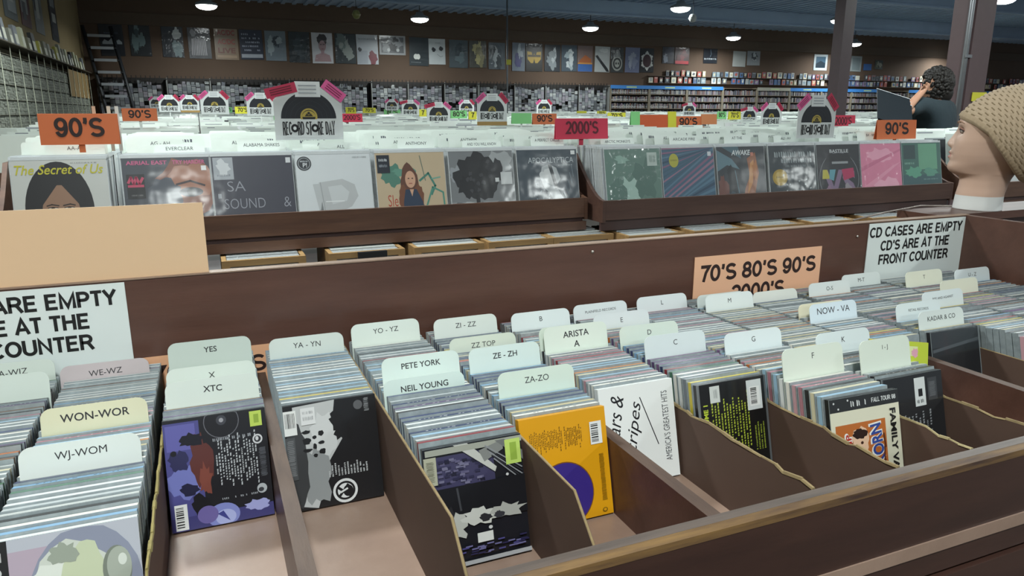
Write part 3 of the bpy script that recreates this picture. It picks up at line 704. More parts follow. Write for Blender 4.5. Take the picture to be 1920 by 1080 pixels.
def art_limecase(a):
    a.rect(0, 0, 1, 1, '#bccb3a'); a.rect(.42, .58, .62, .80, '#2c3020'); a.rect(.60, .84, .80, .95, '#d9e0a0'); a.scribble(.15, .30, .85, .40, '#7f8c24', 3); a.rect(0, 0, .06, 1, '#9dab2c'); a.blob(.75, .88, .06, .05, '#d9a0b0', 3)
def art_black(a):
    a.rect(0, 0, 1, 1, '#202428'); a.rect(.0, .80, 1, 1, '#30353a'); a.poly([(.02, .78), (.98, .86), (.98, .82), (.02, .74)], '#4b5156'); a.rect(.985, 0, 1, 1, '#7d8588')
FL = {'bird': 'CD with a white bird-like head on lilac, frontmost at the left, half out of frame', 'figure': 'black CD back with purple figures and vertical track list, beside torn card edge',
      'splash': 'black CD back with white paint splash and crossed-out ring', 'bridge': 'dark CD back with night bridge photo and yellow price sticker', 'yellow': 'orange-yellow card CD sleeve with dark purple disc',
      'script': "white CD sleeve with black script and the words America's greatest hits", 'lime': 'black CD back with lime text lines and two white stickers', 'comic': 'CD with orange comic artwork and cream border, nearest the rail',
      'text': 'black CD back with grey text lines and white barcode sticker', 'limecase': 'lime green CD case sticking up crooked beside the I - J tab', 'black': 'plain black CD front in a clear case right of the empty slot'}
plain_case = MB(); plain_case.box(0, CW, 0, CT, 0, CH, mat('#a6adae', .15, coat=.5, var=.1)); plain_me = plain_case.data('cd_case')
for (ci, k, x, y, dz, tone, i, j, where) in fronts:
    nm = FRONT.get(ci); o = link('cd_case', plain_me if nm in ('yellow', 'script') else case_me)
    ry = rz = 0; dz2 = 0
    if nm == 'limecase': ry, dz2 = math.radians(9), .034
    if nm == 'comic': rz = math.radians(-2)
    o.matrix_world = rot_case(x, y, dz2, ry=ry, rz=rz)
    if nm:
        a = Art(CW, CH, 0.0, dict(rough=.3, coat=(.1 if nm in ('yellow', 'script') else .5), var=.04)); globals()['art_' + nm](a); a.build('printed_front', o)
        if nm in ('yellow', 'script'):
            pm = MB(); pm.box(-.0004, CW + .0004, .0003, CT, -.0, CH + .0006, mat('#d99a12' if nm == 'yellow' else '#e2e4e2', .4)); pm.build('sleeve_card', o)
        else: link('spine_inlay', SPINES[('black' if nm not in ('limecase', 'bird') else 'yellow' if nm == 'limecase' else 'white', 0, 0)], o)
        tag(o, FL[nm], 'CD', 'CD cases standing in the bin')
    else:
        link('spine_inlay', SPINES[(tone, 0, 0)], o)
        tag(o, 'frontmost clear CD case with %s spine, %s' % (tone, where), 'CD', 'CD cases standing in the bin')

o = link('cd_case', case_me); o.matrix_world = rot_case(LIME[0], LIME[1], .046, ry=math.radians(10), th=TH)
a = Art(CW, CH, 0.0, dict(rough=.3, coat=.5, var=.04)); art_limecase(a); a.build('printed_front', o); link('spine_inlay', SPINES[('yellow', 0, 0)], o); tag(o, FL['limecase'], 'CD', 'CD cases standing in the bin')

# ------------------------------------------------------------------ notices on the back board
def sheet(name, x0, x1, y, z0, z1, c, t=.0015, lean=0.0, lift=0.0):
    m = MB(); m.box(0, x1 - x0, 0, t, 0, z1 - z0, mat(c, .55, var=.03, vscale=5))
    return m.build(name, None, (x0, y, z0), (-lean, 0, 0))
def notice(x0, label):
    w, h = .327, .232
    o = sheet('notice', x0, x0 + w, YB - .0025, H - .250 - h, H - .250, '#dce4e2')
    a = Art(w, h, -.0002)
    for t, z, k, cx in (('CD CASES ARE EMPTY', .908, .95, .485), ("CD'S ARE AT THE", .765, .71, .485), ('FRONT COUNTER', .622, .72, .485)):
        a.print_(t, cx, z, .102, INK, fit=k, wt=.195)
    a.build('lettering', o); tag(o, label, 'sign'); return o
pl = at_y(232, 522, YB).x
notice(pl - .327, 'white CD cases are empty notice at the left, cut off by the picture edge')
pr = at_y(1812, 408, YB).x
notice(pr - .3295, 'white CD cases are empty notice at the right, below the knit-capped dummy head')
a0, a1 = at_y(1302, 482, YB), at_y(1540, 461, YB)
w, h = a1.x - a0.x, .185
o = sheet('decade_sign', a0.x, a1.x, YB - .0025, a1.z - h, a1.z, '#eab795')
a = Art(w, h, -.0002); a.print_("70'S 80'S 90'S", .50, .80, .19, mat('#2a1512', .6), fit=.915, wt=.185); a.print_("2000'S", .50, .535, .19, mat('#2a1512', .6), fit=.42, wt=.185); a.build('lettering', o)
tag(o, "pale orange sign lettered 70's 80's 90's 2000's on the back board", 'sign')
a0, a1 = at_y(246, 660, YB), at_y(642, 628, YB)
o = sheet('decade_sign', a0.x, a1.x - .012, YB - .0025, a1.z - .150, a1.z, '#e3ac86')
a = Art(a1.x - a0.x, .150, -.0002); a.print_("70'S 80'S", .34, .80, .19, mat('#2a1512', .6), fit=.53); a.print_("90'S", .50, .44, .19, mat('#2a1512', .6), fit=.34); a.build('lettering', o)
tag(o, "pale orange decade sign mostly hidden behind the YES and YA - YN tabs", 'sign')
a1 = at_y(388, 379, YB + .012)
o = sheet('blank_sign', -.62, at_y(391, 500, YB + .012).x, YB + .006, H - .2455, a1.z, '#dab894', .004, math.radians(3))
tag(o, 'large blank pale orange sign standing on the back board at the left', 'sign')
# thin cable behind the board
p = [at_y(1600, 417, YB + .03), at_y(1660, 403, YB + .10), at_y(1725, 391, YB + .16), at_y(1790, 394, YB + .12), at_y(1860, 404, YB + .06)]
m = MB(); m.tube([Vector((q.x, q.y, max(q.z, H - .244))) for q in p], .0022, mat('#8b7f78', .4), 8); o = m.build('cable'); tag(o, 'thin grey cable looping over the board under the dummy head', 'cable')

# ------------------------------------------------------------------ record bins: the near row
LW, LT, LH = .313, .0045, .313
LTH = math.radians(12)
LZ = H - .478                                # floor that the sleeves stand on
def end_profile(y0, y1, zr, zb, top):
    """curved cheek of a record bin"""
    q = [(y0, zb), (y0, zr)]
    for i in range(1, 9):
        t = i / 8; q.append((y0 + .30 * t, zr + (top - zr) * (1 - math.cos(t * math.pi / 2)) ** .9))
    ym = (y0 + y1) / 2
    q += [(ym, top)]
    for i in range(8, -1, -1):
        t = i / 8; q.append((y1 - .30 * t, zr + (top - zr) * (1 - math.cos(t * math.pi / 2)) ** .9))
    q += [(y1, zb)]
    return q
def record_bin(x0, x1, y0, y1, zr, label, near=True, top=None, wd=BROWN_R, wd2=BROWN_D, lower=True):
    e = empty('record_bin', ((x0 + x1) / 2, (y0 + y1) / 2, 0)); tag(e, label, 'display bin', 'record bins')
    def pt(m, n, l=None):
        o = m.build(n, e); o.location = -e.location
        if l: o['label'] = l
    zf = zr - .085
    m = MB(); m.box(x0 + .018, x1 - .0185, y0, y0 + .02, zr - .093, zr, wd); pt(m, 'front_rail')
    m = MB(); m.box(x0 + .018, x1 - .0185, y1 - .02, y1, zr - .105, zr, wd); pt(m, 'rear_rail')
    m = MB(); m.box(x0 + .018, x1 - .0185, y0 + .02, y1 - .02, zf - .018, zf, wd2); pt(m, 'bin_floor')
    for xa in (x0, x1 - .018):
        m = MB(); m.prism(end_profile(y0 + .0, y1 - .0, zr, zr - .104, top or zr + .21), xa + .0005, xa + .0175, wd); pt(m, 'end_cheek')
    m = MB(); m.box(x0 + .02, x1 - .02, (y0 + y1) / 2 - .008, (y0 + y1) / 2 + .008, zf, zr + .12, wd2); pt(m, 'centre_board')
    if near:
        m = MB(); m.box(x0 + .002, x1 - .02, y0 + .014, y0 + .032, zr - .1445, zr - .0935, wd2); pt(m, 'recess_strip')
        if lower: m = MB(); m.box(x0, x1 - .01, y0 - .006, y0 + .0135, zr - .153, zr - .112, wd); pt(m, 'lower_board')
        m = MB(); m.box(x0, x1, y0 - .16, y1, .455, .475, wd2); pt(m, 'crate_shelf')
    for xa in (x0 + .03, x1 - .08):
        for ya in (y0 + .35, y1 - .12):
            m = MB(); m.box(xa, xa + .05, ya, ya + .05, 0, zr - .103, wd2); pt(m, 'leg')
    return e
BIN1Y, BIN2Y, BDEP = 3.10, 3.00, 1.62
record_bin(-.72, 1.70, BIN1Y, BIN1Y + BDEP, H - .398, 'brown record bin holding the sleeves from the black-haired portrait to the cello')
record_bin(1.725, 4.12, BIN2Y, BIN2Y + BDEP, H - .405, 'brown record bin holding the sleeves from sage green to teal', wd=wood('#4a342e', '#5f463c', .42, (.8, 9, 9), .15), lower=False)
record_bin(4.20, 6.60, BIN2Y - .05, BIN2Y + BDEP, H - .41, 'brown record bin behind the dummy head, running out of the picture')

SLEEVE_E = {'white': '#d2d6d6', 'black': '#1c1d20', 'silver': '#9ea4a8', 'navy': '#2c3550', 'brown': '#6a4c38', 'cream': '#cfc6a6'}
def lp_mesh(c):
    m = MB(); k = mat(c, .25, coat=.8, bump=.5, bscale=60, var=.1, coat_rough=.1)
    m.box(0, LW, 0, LT, 0, LH, k)
    return m.data('record_sleeve')
LPM = {n: lp_mesh(c) for n, c in SLEEVE_E.items()}
_bag = MB()
_bagm = mat('#c3c9cb', .2, coat=.9, bump=.6, bscale=50, var=.12)
_bag.box(-.0025, LW + .0025, -.0004, LT + .0004, LH, LH + .012, _bagm); _bag.box(LW, LW + .0025, .001, LT - .001, 0, LH, _bagm); _bag.box(-.0025, 0, .001, LT - .001, 0, LH, _bagm)
BAG = _bag.data('plastic_bag')
def lp_mat(x, y, z=0, rz=0, th=LTH):
    return Matrix.Translation((x, y, LZ + .002 + z)) @ Euler((-th, 0, rz)).to_matrix().to_4x4()
GLP = dict(rough=.4, coat=.5, bump=.16, bscale=7, var=.05, coat_rough=.11)
GLN = dict(rough=.45, coat=.45, bump=.10, bscale=7, var=.05, coat_rough=.15)
def c_portrait(a):
    a.rect(0, 0, 1, 1, '#b9bcb8'); a.ell(.47, .38, .36, .60, '#17171b', 40); a.ell(.48, .34, .20, .36, '#8a6a55', 30); a.poly([(.28, .45), (.47, .72), (.38, .76), (.24, .6)], '#17171b'); a.poly([(.49, .72), (.68, .45), (.70, .6), (.56, .76)], '#17171b')
    for s in (-1, 1):
        x = .48 + s * .085; a.ell(x, .415, .05, .022, '#c5beb6'); a.ell(x, .415, .022, .022, '#241a17'); a.line([(x - .06, .455), (x + s * .01, .47), (x + .06, .455)], .014, '#241a17'); a.line([(x - .05, .43), (x, .437), (x + .05, .43)], .010, '#241a17')
    a.line([(.48, .40), (.46, .30), (.50, .28)], .008, '#6d5040'); a.ell(.48, .2, .07, .03, '#7d4b45')
    a.text('The Secret of Us', .50, .885, .115, '#b3ad2a', 0, .012, .30, fit=.92); a.scribble(.62, .955, .90, .965, '#777', 3)
def c_eyes(a):
    a.rect(0, 0, 1, 1, '#3c4049'); a.blob(.72, .62, .34, .38, '#7c4f40', 3, .12); a.blob(.78, .70, .26, .22, '#9a6a55', 5, .15); a.blob(.45, .45, .22, .32, '#454a55', 7, .15); a.blob(.40, .15, .34, .16, '#8d6a54', 2, .2)
    a.ell(.76, .56, .14, .06, '#33363e'); a.ell(.76, .56, .05, .05, '#17181c'); a.line([(.60, .66), (.76, .70), (.92, .64)], .025, '#33262a')
    for i in range(7): a.line([(.12 + .09 * i, .06), (.30 + .10 * i, .40)], .02, ('#a9907f', '#6a5850')[i % 2])
    a.text('AERIAL EAST', .28, .94, .05, '#b8547e', 0, .03, fit=.46); a.text('TRY HARDER', .76, .94, .05, '#b8547e', 0, .03, fit=.38)
    a.rect(.04, .50, .24, .80, '#191a1e'); a.line([(.06, .70), (.09, .76), (.12, .68), (.15, .76), (.18, .68), (.22, .75)], .03, '#b23e5c'); a.rect(.05, .64, .23, .67, '#b23e5c'); a.scribble(.07, .53, .21, .55, '#666', 2); a.rect(.90, .83, .96, .89, '#d5d8d8')
def c_slate(a):
    a.rect(0, 0, 1, 1, '#3b3c48'); a.rect(.02, .70, .26, .985, '#9ba1a8'); a.blob(.14, .86, .09, .09, '#c3c8cc', 4, .35); a.scribble(.06, .74, .22, .77, '#6a7078', 3)
    for t, x, z in (('SA', .28, .61), ('SOUND', .37, .385), ('&', .90, .385)): a.text(t, x, z, .13, '#8d909a', 0, -.012, fit={'SA': .22, 'SOUND': .50, '&': .09}[t])
    a.rect(.92, .90, .98, .97, '#c9cdd0'); a.rect(.05, .46, .09, .52, '#8d929a')
def c_white(a):
    a.rect(0, 0, 1, 1, '#ccd2d5'); a.poly([(.20, .60), (.36, .61), (.40, .05), (.22, 0), (.30, 0)], '#b5babc')
    a.poly([(.28, .62), (.60, .66), (.76, .58), (.80, .42), (.70, .28), (.56, .22), (.58, .0), (.34, .0)], '#b3b7b9'); a.poly([(.40, .56), (.58, .58), (.68, .48), (.64, .36), (.44, .32)], '#c3c8ca'); a.line([(.30, .62), (.36, .0)], .008, '#8f9496'); a.line([(.36, .36), (.60, .36)], .012, '#dfe3e4')
    a.ell(.11, .88, .095, .095, '#33363b'); a.ring(.11, .88, .075, .01, '#9aa0a4'); a.text('P!', .12, .86, .06, '#cfd3d6', bold=.02); a.scribble(.06, .90, .17, .92, '#a9afb3', 2, 1, 6); a.scribble(.74, .94, .95, .965, '#9aa0a2', 2)
def c_graffiti(a):
    a.rect(0, 0, 1, 1, '#b9a78b'); a.blob(.22, .70, .14, .16, '#4c7a6b', 3, .3); a.blob(.40, .72, .16, .06, '#5c8d7c', 5, .3)
    a.line([(.62, .60), (.75, .70), (.84, .52), (.78, .40)], .03, '#3f7a6c'); a.line([(.70, .25), (.80, .5), (.95, .42), (.96, .20)], .025, '#4c8878'); a.line([(.64, .95), (.70, .6)], .012, '#5d6b60'); a.line([(.80, .62), (.92, .64)], .02, '#6fa08e')
    a.text('Slec', .24, .33, .16, '#a8402f', 0, -.005, fit=.20)
    a.blob(.47, .50, .14, .34, '#5d3b2e', 4, .10); a.ell(.48, .62, .075, .12, '#c49a80'); a.blob(.37, .35, .07, .20, '#6f452f', 6, .12); a.blob(.59, .35, .07, .20, '#6f452f', 8, .12); a.poly([(.40, .48), (.56, .48), (.64, .30), (.66, .02), (.36, .02), (.36, .30)], '#27364c')
    a.poly([(.42, .30), (.22, .10), (.16, .06), (.24, .02), (.42, .12)], '#27364c'); a.poly([(.60, .30), (.78, .14), (.86, .10), (.84, .03), (.62, .12)], '#27364c'); a.ell(.16, .08, .03, .025, '#c49a80'); a.poly([(.46, .48), (.52, .48), (.49, .38)], '#c49a80')
    a.ell(.455, .635, .012, .008, '#3a2a24'); a.ell(.51, .635, .012, .008, '#3a2a24'); a.line([(.46, .565), (.50, .565)], .010, '#a05a4c'); a.rect(.02, .72, .20, .97, '#1f2630'); a.scribble(.05, .88, .17, .92, '#b7bcc0', 4, 1, 6); a.scribble(.05, .80, .17, .84, '#7d848c', 5, 1, 8)
def c_tree(a):
    a.rect(0, 0, 1, 1, '#75797c'); a.rect(0, 0, 1, .26, '#8d9193'); a.blob(.78, .84, .22, .16, '#9ba0a2', 3); a.blob(.10, .66, .10, .12, '#90959a', 5)
    a.blob(.42, .62, .33, .36, '#292a2d', 11, .16, 34); a.blob(.70, .70, .12, .16, '#2f3034', 5, .3); a.blob(.25, .50, .14, .16, '#232427', 7, .3); a.rect(.38, .20, .44, .36, '#232427')
    for i in range(12): a.blob(random.Random(i).uniform(.2, .7), random.Random(i + 40).uniform(.4, .9), .03, .03, '#3c3d41', i, .4, 9)
    for i in range(16): a.blob(random.Random(i).uniform(.02, .95), random.Random(i + 9).uniform(.02, .24), .09, .03, ('#6b6f71', '#a6aaab', '#57595c')[i % 3], i, .3, 10)
    a.rect(.79, .50, .97, .68, '#bfc4c5'); a.rect(.70, .54, .76, .60, '#c9cdce')
def c_cello(a):
    a.rect(0, 0, 1, 1, '#3a4650'); a.text('APOCALYPTICA', .56, .84, .085, '#aab2b6', 0, .0, fit=.76); a.scribble(.68, .75, .92, .77, '#8d979c', 3)
    a.poly([(.40, .74), (.52, .78), (.64, .72), (.70, .55), (.62, .44), (.70, .30), (.84, .10), (.86, 0), (.58, 0), (.56, .18), (.52, .32), (.42, .42), (.36, .58)], '#a9afb2'); a.poly([(.44, .70), (.54, .72), (.60, .60), (.56, .46), (.46, .50), (.41, .60)], '#c9cdce'); a.poly([(.50, .78), (.56, .77), (.66, .40), (.60, .40)], '#2b3238'); a.ell(.40, .62, .05, .05, '#c5cacc')
    for i in range(24): a.blob(random.Random(i).uniform(.22, .5), random.Random(i + 7).uniform(.06, .5), .012, .012, '#8f9aa0', i, .4, 7)
    for i in range(5): a.line([(.80 + .03 * i, .18 + .1 * i), (.74 + .04 * i, .34 + .1 * i)], .012, '#6c7a84')
    a.rect(.90, .92, .97, .98, '#d6dadb')
def c_green(a):
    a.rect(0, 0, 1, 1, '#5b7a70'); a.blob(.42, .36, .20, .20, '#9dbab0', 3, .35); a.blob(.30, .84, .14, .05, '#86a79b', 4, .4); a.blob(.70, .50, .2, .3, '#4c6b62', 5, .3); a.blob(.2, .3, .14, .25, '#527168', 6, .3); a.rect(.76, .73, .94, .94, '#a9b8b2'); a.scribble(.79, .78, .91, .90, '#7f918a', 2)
def c_rays(a):
    a.rect(0, 0, 1, 1, '#3c5c74')
    for i in range(22):
        r = random.Random(i); z = -.3 + i * .075
        a.poly([(0, max(0, min(1, z))), (0, max(0, min(1, z + .03))), (1, max(0, min(1, z + .55 + .02 * i))), (1, max(0, min(1, z + .50 + .02 * i)))], r.choice(['#28445c', '#4f7288', '#7a5a76', '#34576b', '#8b6a80', '#22384c']))
    a.ell(.22, .80, .09, .11, '#a9a63a'); a.scribble(.16, .79, .28, .82, '#7d7a26', 3, 1, 8); a.rect(.88, .86, .95, .93, '#c9cfd4')
def c_awake(a):
    a.rect(0, 0, 1, 1, '#2c333a'); a.poly([(0, .95), (.3, .80), (.46, .62), (.2, .70), (0, .6)], '#5a7884'); a.poly([(.1, 1), (.5, .8), (.45, 1)], '#476470'); a.poly([(.62, .80), (.80, .90), (.86, .55), (.72, .1), (.48, 0), (.55, .3), (.66, .5)], '#8a5230'); a.poly([(.68, .72), (.76, .78), (.72, .4), (.60, .2)], '#b98044'); a.blob(.78, .62, .05, .16, '#a86a36', 3, .4)
    a.blob(.30, .40, .14, .25, '#20262c', 4, .3); a.blob(.10, .30, .10, .22, '#6a4038', 6, .3); a.line([(.36, .6), (.44, .1)], .02, '#54707c'); a.text('AWAKE', .50, .90, .085, '#c9cfd0', 0, .03, .2, fit=.40); a.rect(.70, .84, .76, .90, '#b8705c'); a.blob(.3, .15, .2, .1, '#30404a', 9)
def c_text(a):
    a.rect(0, 0, 1, 1, '#333c42'); a.scribble(.12, .80, .94, .90, '#8f999c', 3, .95, 17); a.scribble(.26, .70, .94, .78, '#868f93', 5, .95, 13); a.scribble(.30, .63, .90, .67, '#707a7e', 6)
    a.ell(.22, .46, .16, .14, '#a58a3a'); a.ell(.22, .46, .12, .10, '#b89d4c'); a.scribble(.14, .45, .30, .48, '#7a6426', 4, 1, 6); a.scribble(.40, .18, .80, .24, '#7d888c', 9)
    for i in range(10): a.blob(random.Random(i).uniform(.2, .9), random.Random(i + 5).uniform(.1, .6), .02, .015, '#a9b2b4', i, .4, 7)
def c_vs(a):
    a.rect(0, 0, 1, 1, '#2e3035'); a.ring(.5, .40, .46, .012, '#7d8186'); a.poly([(.28, .84), (.72, .84), (.84, .70), (.16, .70)], '#26272b'); a.text('BASTILLE', .52, .885, .06, '#b9bdc0', 0, .02, fit=.44); a.rect(.34, .66, .72, .70, '#8f9497')
    a.text('VS', .50, .30, .52, '#7d6a84', 0, .03, fit=.76); a.poly([(.10, .40), (.28, .40), (.22, .56), (.12, .56)], '#b5ad45'); a.poly([(.28, .56), (.42, .56), (.36, .36), (.26, .40)], '#5f98a6'); a.poly([(.56, .56), (.84, .58), (.86, .42), (.60, .36)], '#a83258'); a.blob(.70, .18, .10, .12, '#8f8a90', 4); a.blob(.26, .16, .08, .12, '#8a7088', 6)
def c_pink(a):
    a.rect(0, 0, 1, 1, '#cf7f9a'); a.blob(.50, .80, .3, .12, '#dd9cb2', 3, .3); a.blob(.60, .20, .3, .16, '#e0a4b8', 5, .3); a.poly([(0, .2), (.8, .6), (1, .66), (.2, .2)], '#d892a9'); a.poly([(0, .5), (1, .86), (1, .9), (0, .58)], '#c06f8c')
def c_teal(a):
    a.rect(0, 0, 1, 1, '#446860'); a.rect(0, 0, 1, .40, '#3f5c60'); a.rect(.04, .70, .34, .96, '#34484a'); a.rect(.42, .50, .90, .98, '#679a7f'); a.blob(.30, .46, .20, .10, '#5c9880', 3, .3); a.blob(.72, .45, .2, .07, '#5a8f7c', 4, .3); a.scribble(.06, .60, .30, .64, '#7fa79a', 5); a.scribble(.5, .30, .9, .33, '#6c8a8a', 6)
NEARLP = [ # x of left edge, front y, art, label, plastic wrinkles
 (-.655, 0, c_portrait, 'record sleeve with black-haired woman and yellow script, behind the blank orange sign', GLN),
 (-.292, 0, c_eyes, 'record sleeve with blurred orange-brown face and pink capitals', GLP),
 (.028, 0, c_slate, 'dark slate record sleeve with thin outlined capitals', GLP),
 (.355, 0, c_white, 'white record sleeve with embossed grey letter and round black sticker', GLP),
 (.690, 0, c_graffiti, 'beige record sleeve with long-haired woman before green graffiti', GLN),
 (1.025, 0, c_tree, 'grey record sleeve with a dark round tree', GLP),
 (1.360, 0, c_cello, 'blue-grey record sleeve with a silver cello', GLP),
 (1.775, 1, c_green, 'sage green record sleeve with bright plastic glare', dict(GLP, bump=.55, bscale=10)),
 (2.100, 1, c_rays, 'blue record sleeve with diagonal streaks and round yellow sticker', GLN),
 (2.435, 1, c_awake, 'dark record sleeve with AWAKE in grey above a brown creature', GLN),
 (2.770, 1, c_text, 'charcoal record sleeve with grey lettering and oval gold sticker', GLP),
 (3.105, 1, c_vs, 'charcoal record sleeve with big coloured letters VS', GLN),
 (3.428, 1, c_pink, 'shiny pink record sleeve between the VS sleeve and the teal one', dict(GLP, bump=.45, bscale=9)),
 (3.752, 1, c_teal, 'teal green record sleeve at the right end of its bin', GLN)]
WHERE = ['behind the black-haired portrait sleeve', 'behind the orange-brown face sleeve', 'behind the slate sleeve', 'behind the white embossed sleeve', 'behind the beige graffiti sleeve', 'behind the tree sleeve', 'behind the cello sleeve',
         'behind the sage green sleeve', 'behind the blue streaked sleeve', 'behind the AWAKE sleeve', 'behind the gold sticker sleeve', 'behind the VS sleeve', 'behind the pink sleeve', 'behind the teal sleeve']
TABT = [['AA-AB', 'AC'], ['EVERCLEAR', 'AG - AH', 'AIR - AK'], ['ALABAMA SHAKES', 'ALABAMA 3', 'ALL-ALM'], ['ALL', 'ALT-ALV'], ['ANTHONY', 'AM-AN'], ['AND YOU WILL KNOW', 'ANTHEM'], ['A PERFECT CIRCLE', 'AP - AQ'],
        ['ARCTIC MONKEYS', 'ARCADE'], ['ARCADE FIRE', 'AS - AT'], ['AT THE', 'AV'], ['AU - AV', 'AVETT'], ['AW - AZ', 'B'], ['BA - BB'], ['BE - BH']]
for i, (x, bk, art, label, gl) in enumerate(NEARLP):  # each front record, then those behind it
    y = (BIN2Y if bk else BIN1Y) + .028
    o = link('record_sleeve', LPM['black' if i in (2, 6, 9) else 'silver']); o.matrix_world = lp_mat(x, y, 0, math.radians((0, 0, 0, 0, 0, 0, -1, 0, 0, 1, -1, 0, 0, -1)[i]))
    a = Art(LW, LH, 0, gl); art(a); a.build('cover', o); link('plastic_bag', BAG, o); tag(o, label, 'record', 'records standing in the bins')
    rr = random.Random(300 + i); yy = y + .008
    end = (BIN2Y if bk else BIN1Y) + BDEP / 2 - .10
    for k in range(1, 27 if i == 7 else 13):                    # the records right behind it
        o = link('record_sleeve', LPM[rr.choice(['white', 'white', 'black', 'silver', 'silver', 'navy', 'brown', 'cream'])])
        lean = LTH - math.radians(rr.uniform(0, .4)) 
        o.matrix_world = lp_mat(x + rr.uniform(-.001, .001) - (.012 if i == 7 else 0), yy, rr.uniform(0, .003), 0, LTH)
        link('plastic_bag', BAG, o)
        tag(o, 'record in clear bag, %s %s' % (nth(k), WHERE[i]), 'record', 'records standing in the bins')
        yy += LT / math.cos(LTH) + rr.uniform(.0022, .004)
    n = 0
    while yy < end:
        txt = TABT[i][n] if n < len(TABT[i]) else ''
        n += 1
        hh = .352 + rr.uniform(0, .020) + .006 * min(n, 5)
        w = rr.uniform(.17, .22) if i else .20
        dx = (.01, LW - w - .01, .05)[n % 3]
        o = tab_shape(LW - .01, LH + .012, TABW, .004, .0012) ; p_ = tab_shape(w, hh, TABW, .012, .0012)
        o.mesh([(v[0] + dx, v[1], v[2]) for v in p_.v], p_.f, TABW)
        o = o.build('record_divider'); o.matrix_world = lp_mat(x, yy, 0)
        a = Art(w, hh, -.0002)
        if txt: a.text(txt, .5, 1 - .018 / hh, .014 / hh, mat('#3c3f48', .6), fit=(.75 if len(txt) > 10 else None))
        else: a.scribble(.2, 1 - .028 / hh, .8, 1 - .014 / hh, '#5a5e68', n + i * 7, .85, 12)
        c = a.build('lettering', o); c.location = (dx, 0, 0)
        tag(o, ('white divider card lettered %s, %s' % (txt, WHERE[i])) if txt else 'white divider card with small pen marks, %s %s' % (nth(n), WHERE[i]), 'index card', 'white divider cards in the record bins')
        yy += rr.uniform(.022, .034)
        if n % 2 == 0 and yy < end - .05:
            o = link('record_sleeve', LPM[rr.choice(['white', 'black', 'silver'])]); o.matrix_world = lp_mat(x, yy, .0); link('plastic_bag', BAG, o)
            tag(o, 'record in clear bag, %s %s' % (nth((26 if i == 7 else 12) + n // 2), WHERE[i]), 'record', 'records standing in the bins'); yy += .012
# everything further back in those bins, and all the far bins, is one uncountable mass of sleeves and cards
def mass(name, x0, x1, y0, y1, z0, seed, step=.055, card=.5, yc=None):
    r = random.Random(seed); m = MB()
    mats_ = [mat(c, .3, coat=.5, var=.08) for c in ('#cfd4d4', '#b9c0c2', '#e0e4e2', '#8d9498', '#3a3d42', '#c9cfc6')]
    x = x0
    while x + .32 < x1:
        y = y0
        while y < y1:
            th = math.radians(9)
            if yc is not None and yc - .075 < y < yc + .012: y = yc + .0121
            M_ = Matrix.Translation((x + r.uniform(0, .01), y, z0)) @ Euler((-th, 0, 0)).to_matrix().to_4x4()
            if r.random() < card:
                h = .325 + r.uniform(0, .04); m.box(0, .305, 0, .0015, .0, h, TABW, M_)
                if r.random() < .6: m.box(.05, .05 + r.uniform(.05, .2), -.0004, 0, h - .016, h - .008, mat('#8b9096', .6), M_)
            else: m.box(0, .313, 0, .006, 0, .313 + r.uniform(0, .008), r.choice(mats_), M_)
            y += step * r.uniform(.6, 1.4)
        x += .333
    o = m.build(name); o['kind'] = 'stuff'; return o
ms = []
tag(mass('record_mass', -.68, 1.68, BIN1Y + BDEP / 2 + .04, BIN1Y + BDEP - .12, LZ + .015, 1, .05, .6), 'records and cards in the rear half of the bin behind the cello sleeve', 'records')
tag(mass('record_mass', 1.76, 4.10, BIN2Y + BDEP / 2 + .04, BIN2Y + BDEP - .12, LZ + .01, 2, .05, .6), 'records and cards in the rear half of the bin behind the pink sleeve', 'records')
tag(mass('record_mass', 4.24, 6.55, BIN2Y + .0, BIN2Y + BDEP - .12, LZ + .006, 3, .05, .5, BIN2Y - .025 + BDEP / 2), 'records and cards in the bin behind the dummy head', 'records')
ISL = [(6.0, 7.5, 0.0), (8.9, 10.4, .02), (11.8, 13.3, .06), (14.7, 16.2, .11), (17.6, 19.1, .16)]
for k, (y0, y1, dz) in enumerate(ISL):
    x, n = -1.7, 0
    xe = y1 * 1.62 + 1
    while x < xe:
        x1 = min(x + 6.2, xe + 1)
        e = record_bin(x, x1 - .08, y0, y1, H - .40 + dz, 'brown record bin, %s from the left in the %s row behind the near bins' % (nth(n + 1), nth(k + 1)), False)
        o = mass('record_mass', x + .04, x1 - .12, y0 + .03, y1 - .10, LZ + dz + .004, 50 + k * 10 + n, .09 + .015 * k, .55, (y0 + y1) / 2)
        tag(o, 'records and cards filling the %s bin from the left, %s row behind' % (nth(n + 1), nth(k + 1)), 'records')
        x, n = x1, n + 1

# wooden crates on the shelf under the near bins
def crate(x, y, w, label, zt=H - .56, ang=0):
    e = empty('record_crate', (x, y, .4765), (0, 0, ang)); tag(e, label, 'crate', 'wooden crates under the record bins')
    h = zt - .4765; d = .36
    for (a0, a1, b0, b1, nm) in ((0, w, 0, .018, 'front_panel'), (0, w, d - .018, d, 'rear_panel'), (0, .018, .018, d - .018, 'side_panel'), (w - .018, w, .018, d - .018, 'side_panel')):
        m = MB()
        if nm == 'front_panel':
            m.box(a0, a1, b0, b1, h - .024, h, TAN); m.box(a0, a0 + .03, b0, b1, 0, h - .024, TAN); m.box(a1 - .03, a1, b0, b1, 0, h - .024, TAN); m.box(a0 + .03, a1 - .03, b0, b1, 0, h - .09, TAN)
        else: m.box(a0, a1, b0, b1, 0, h, TAN)
        m.build(nm, e)
    m = MB(); m.box(.018, w - .018, .018, d - .018, 0, .012, TAN); m.build('crate_floor', e)
    return e
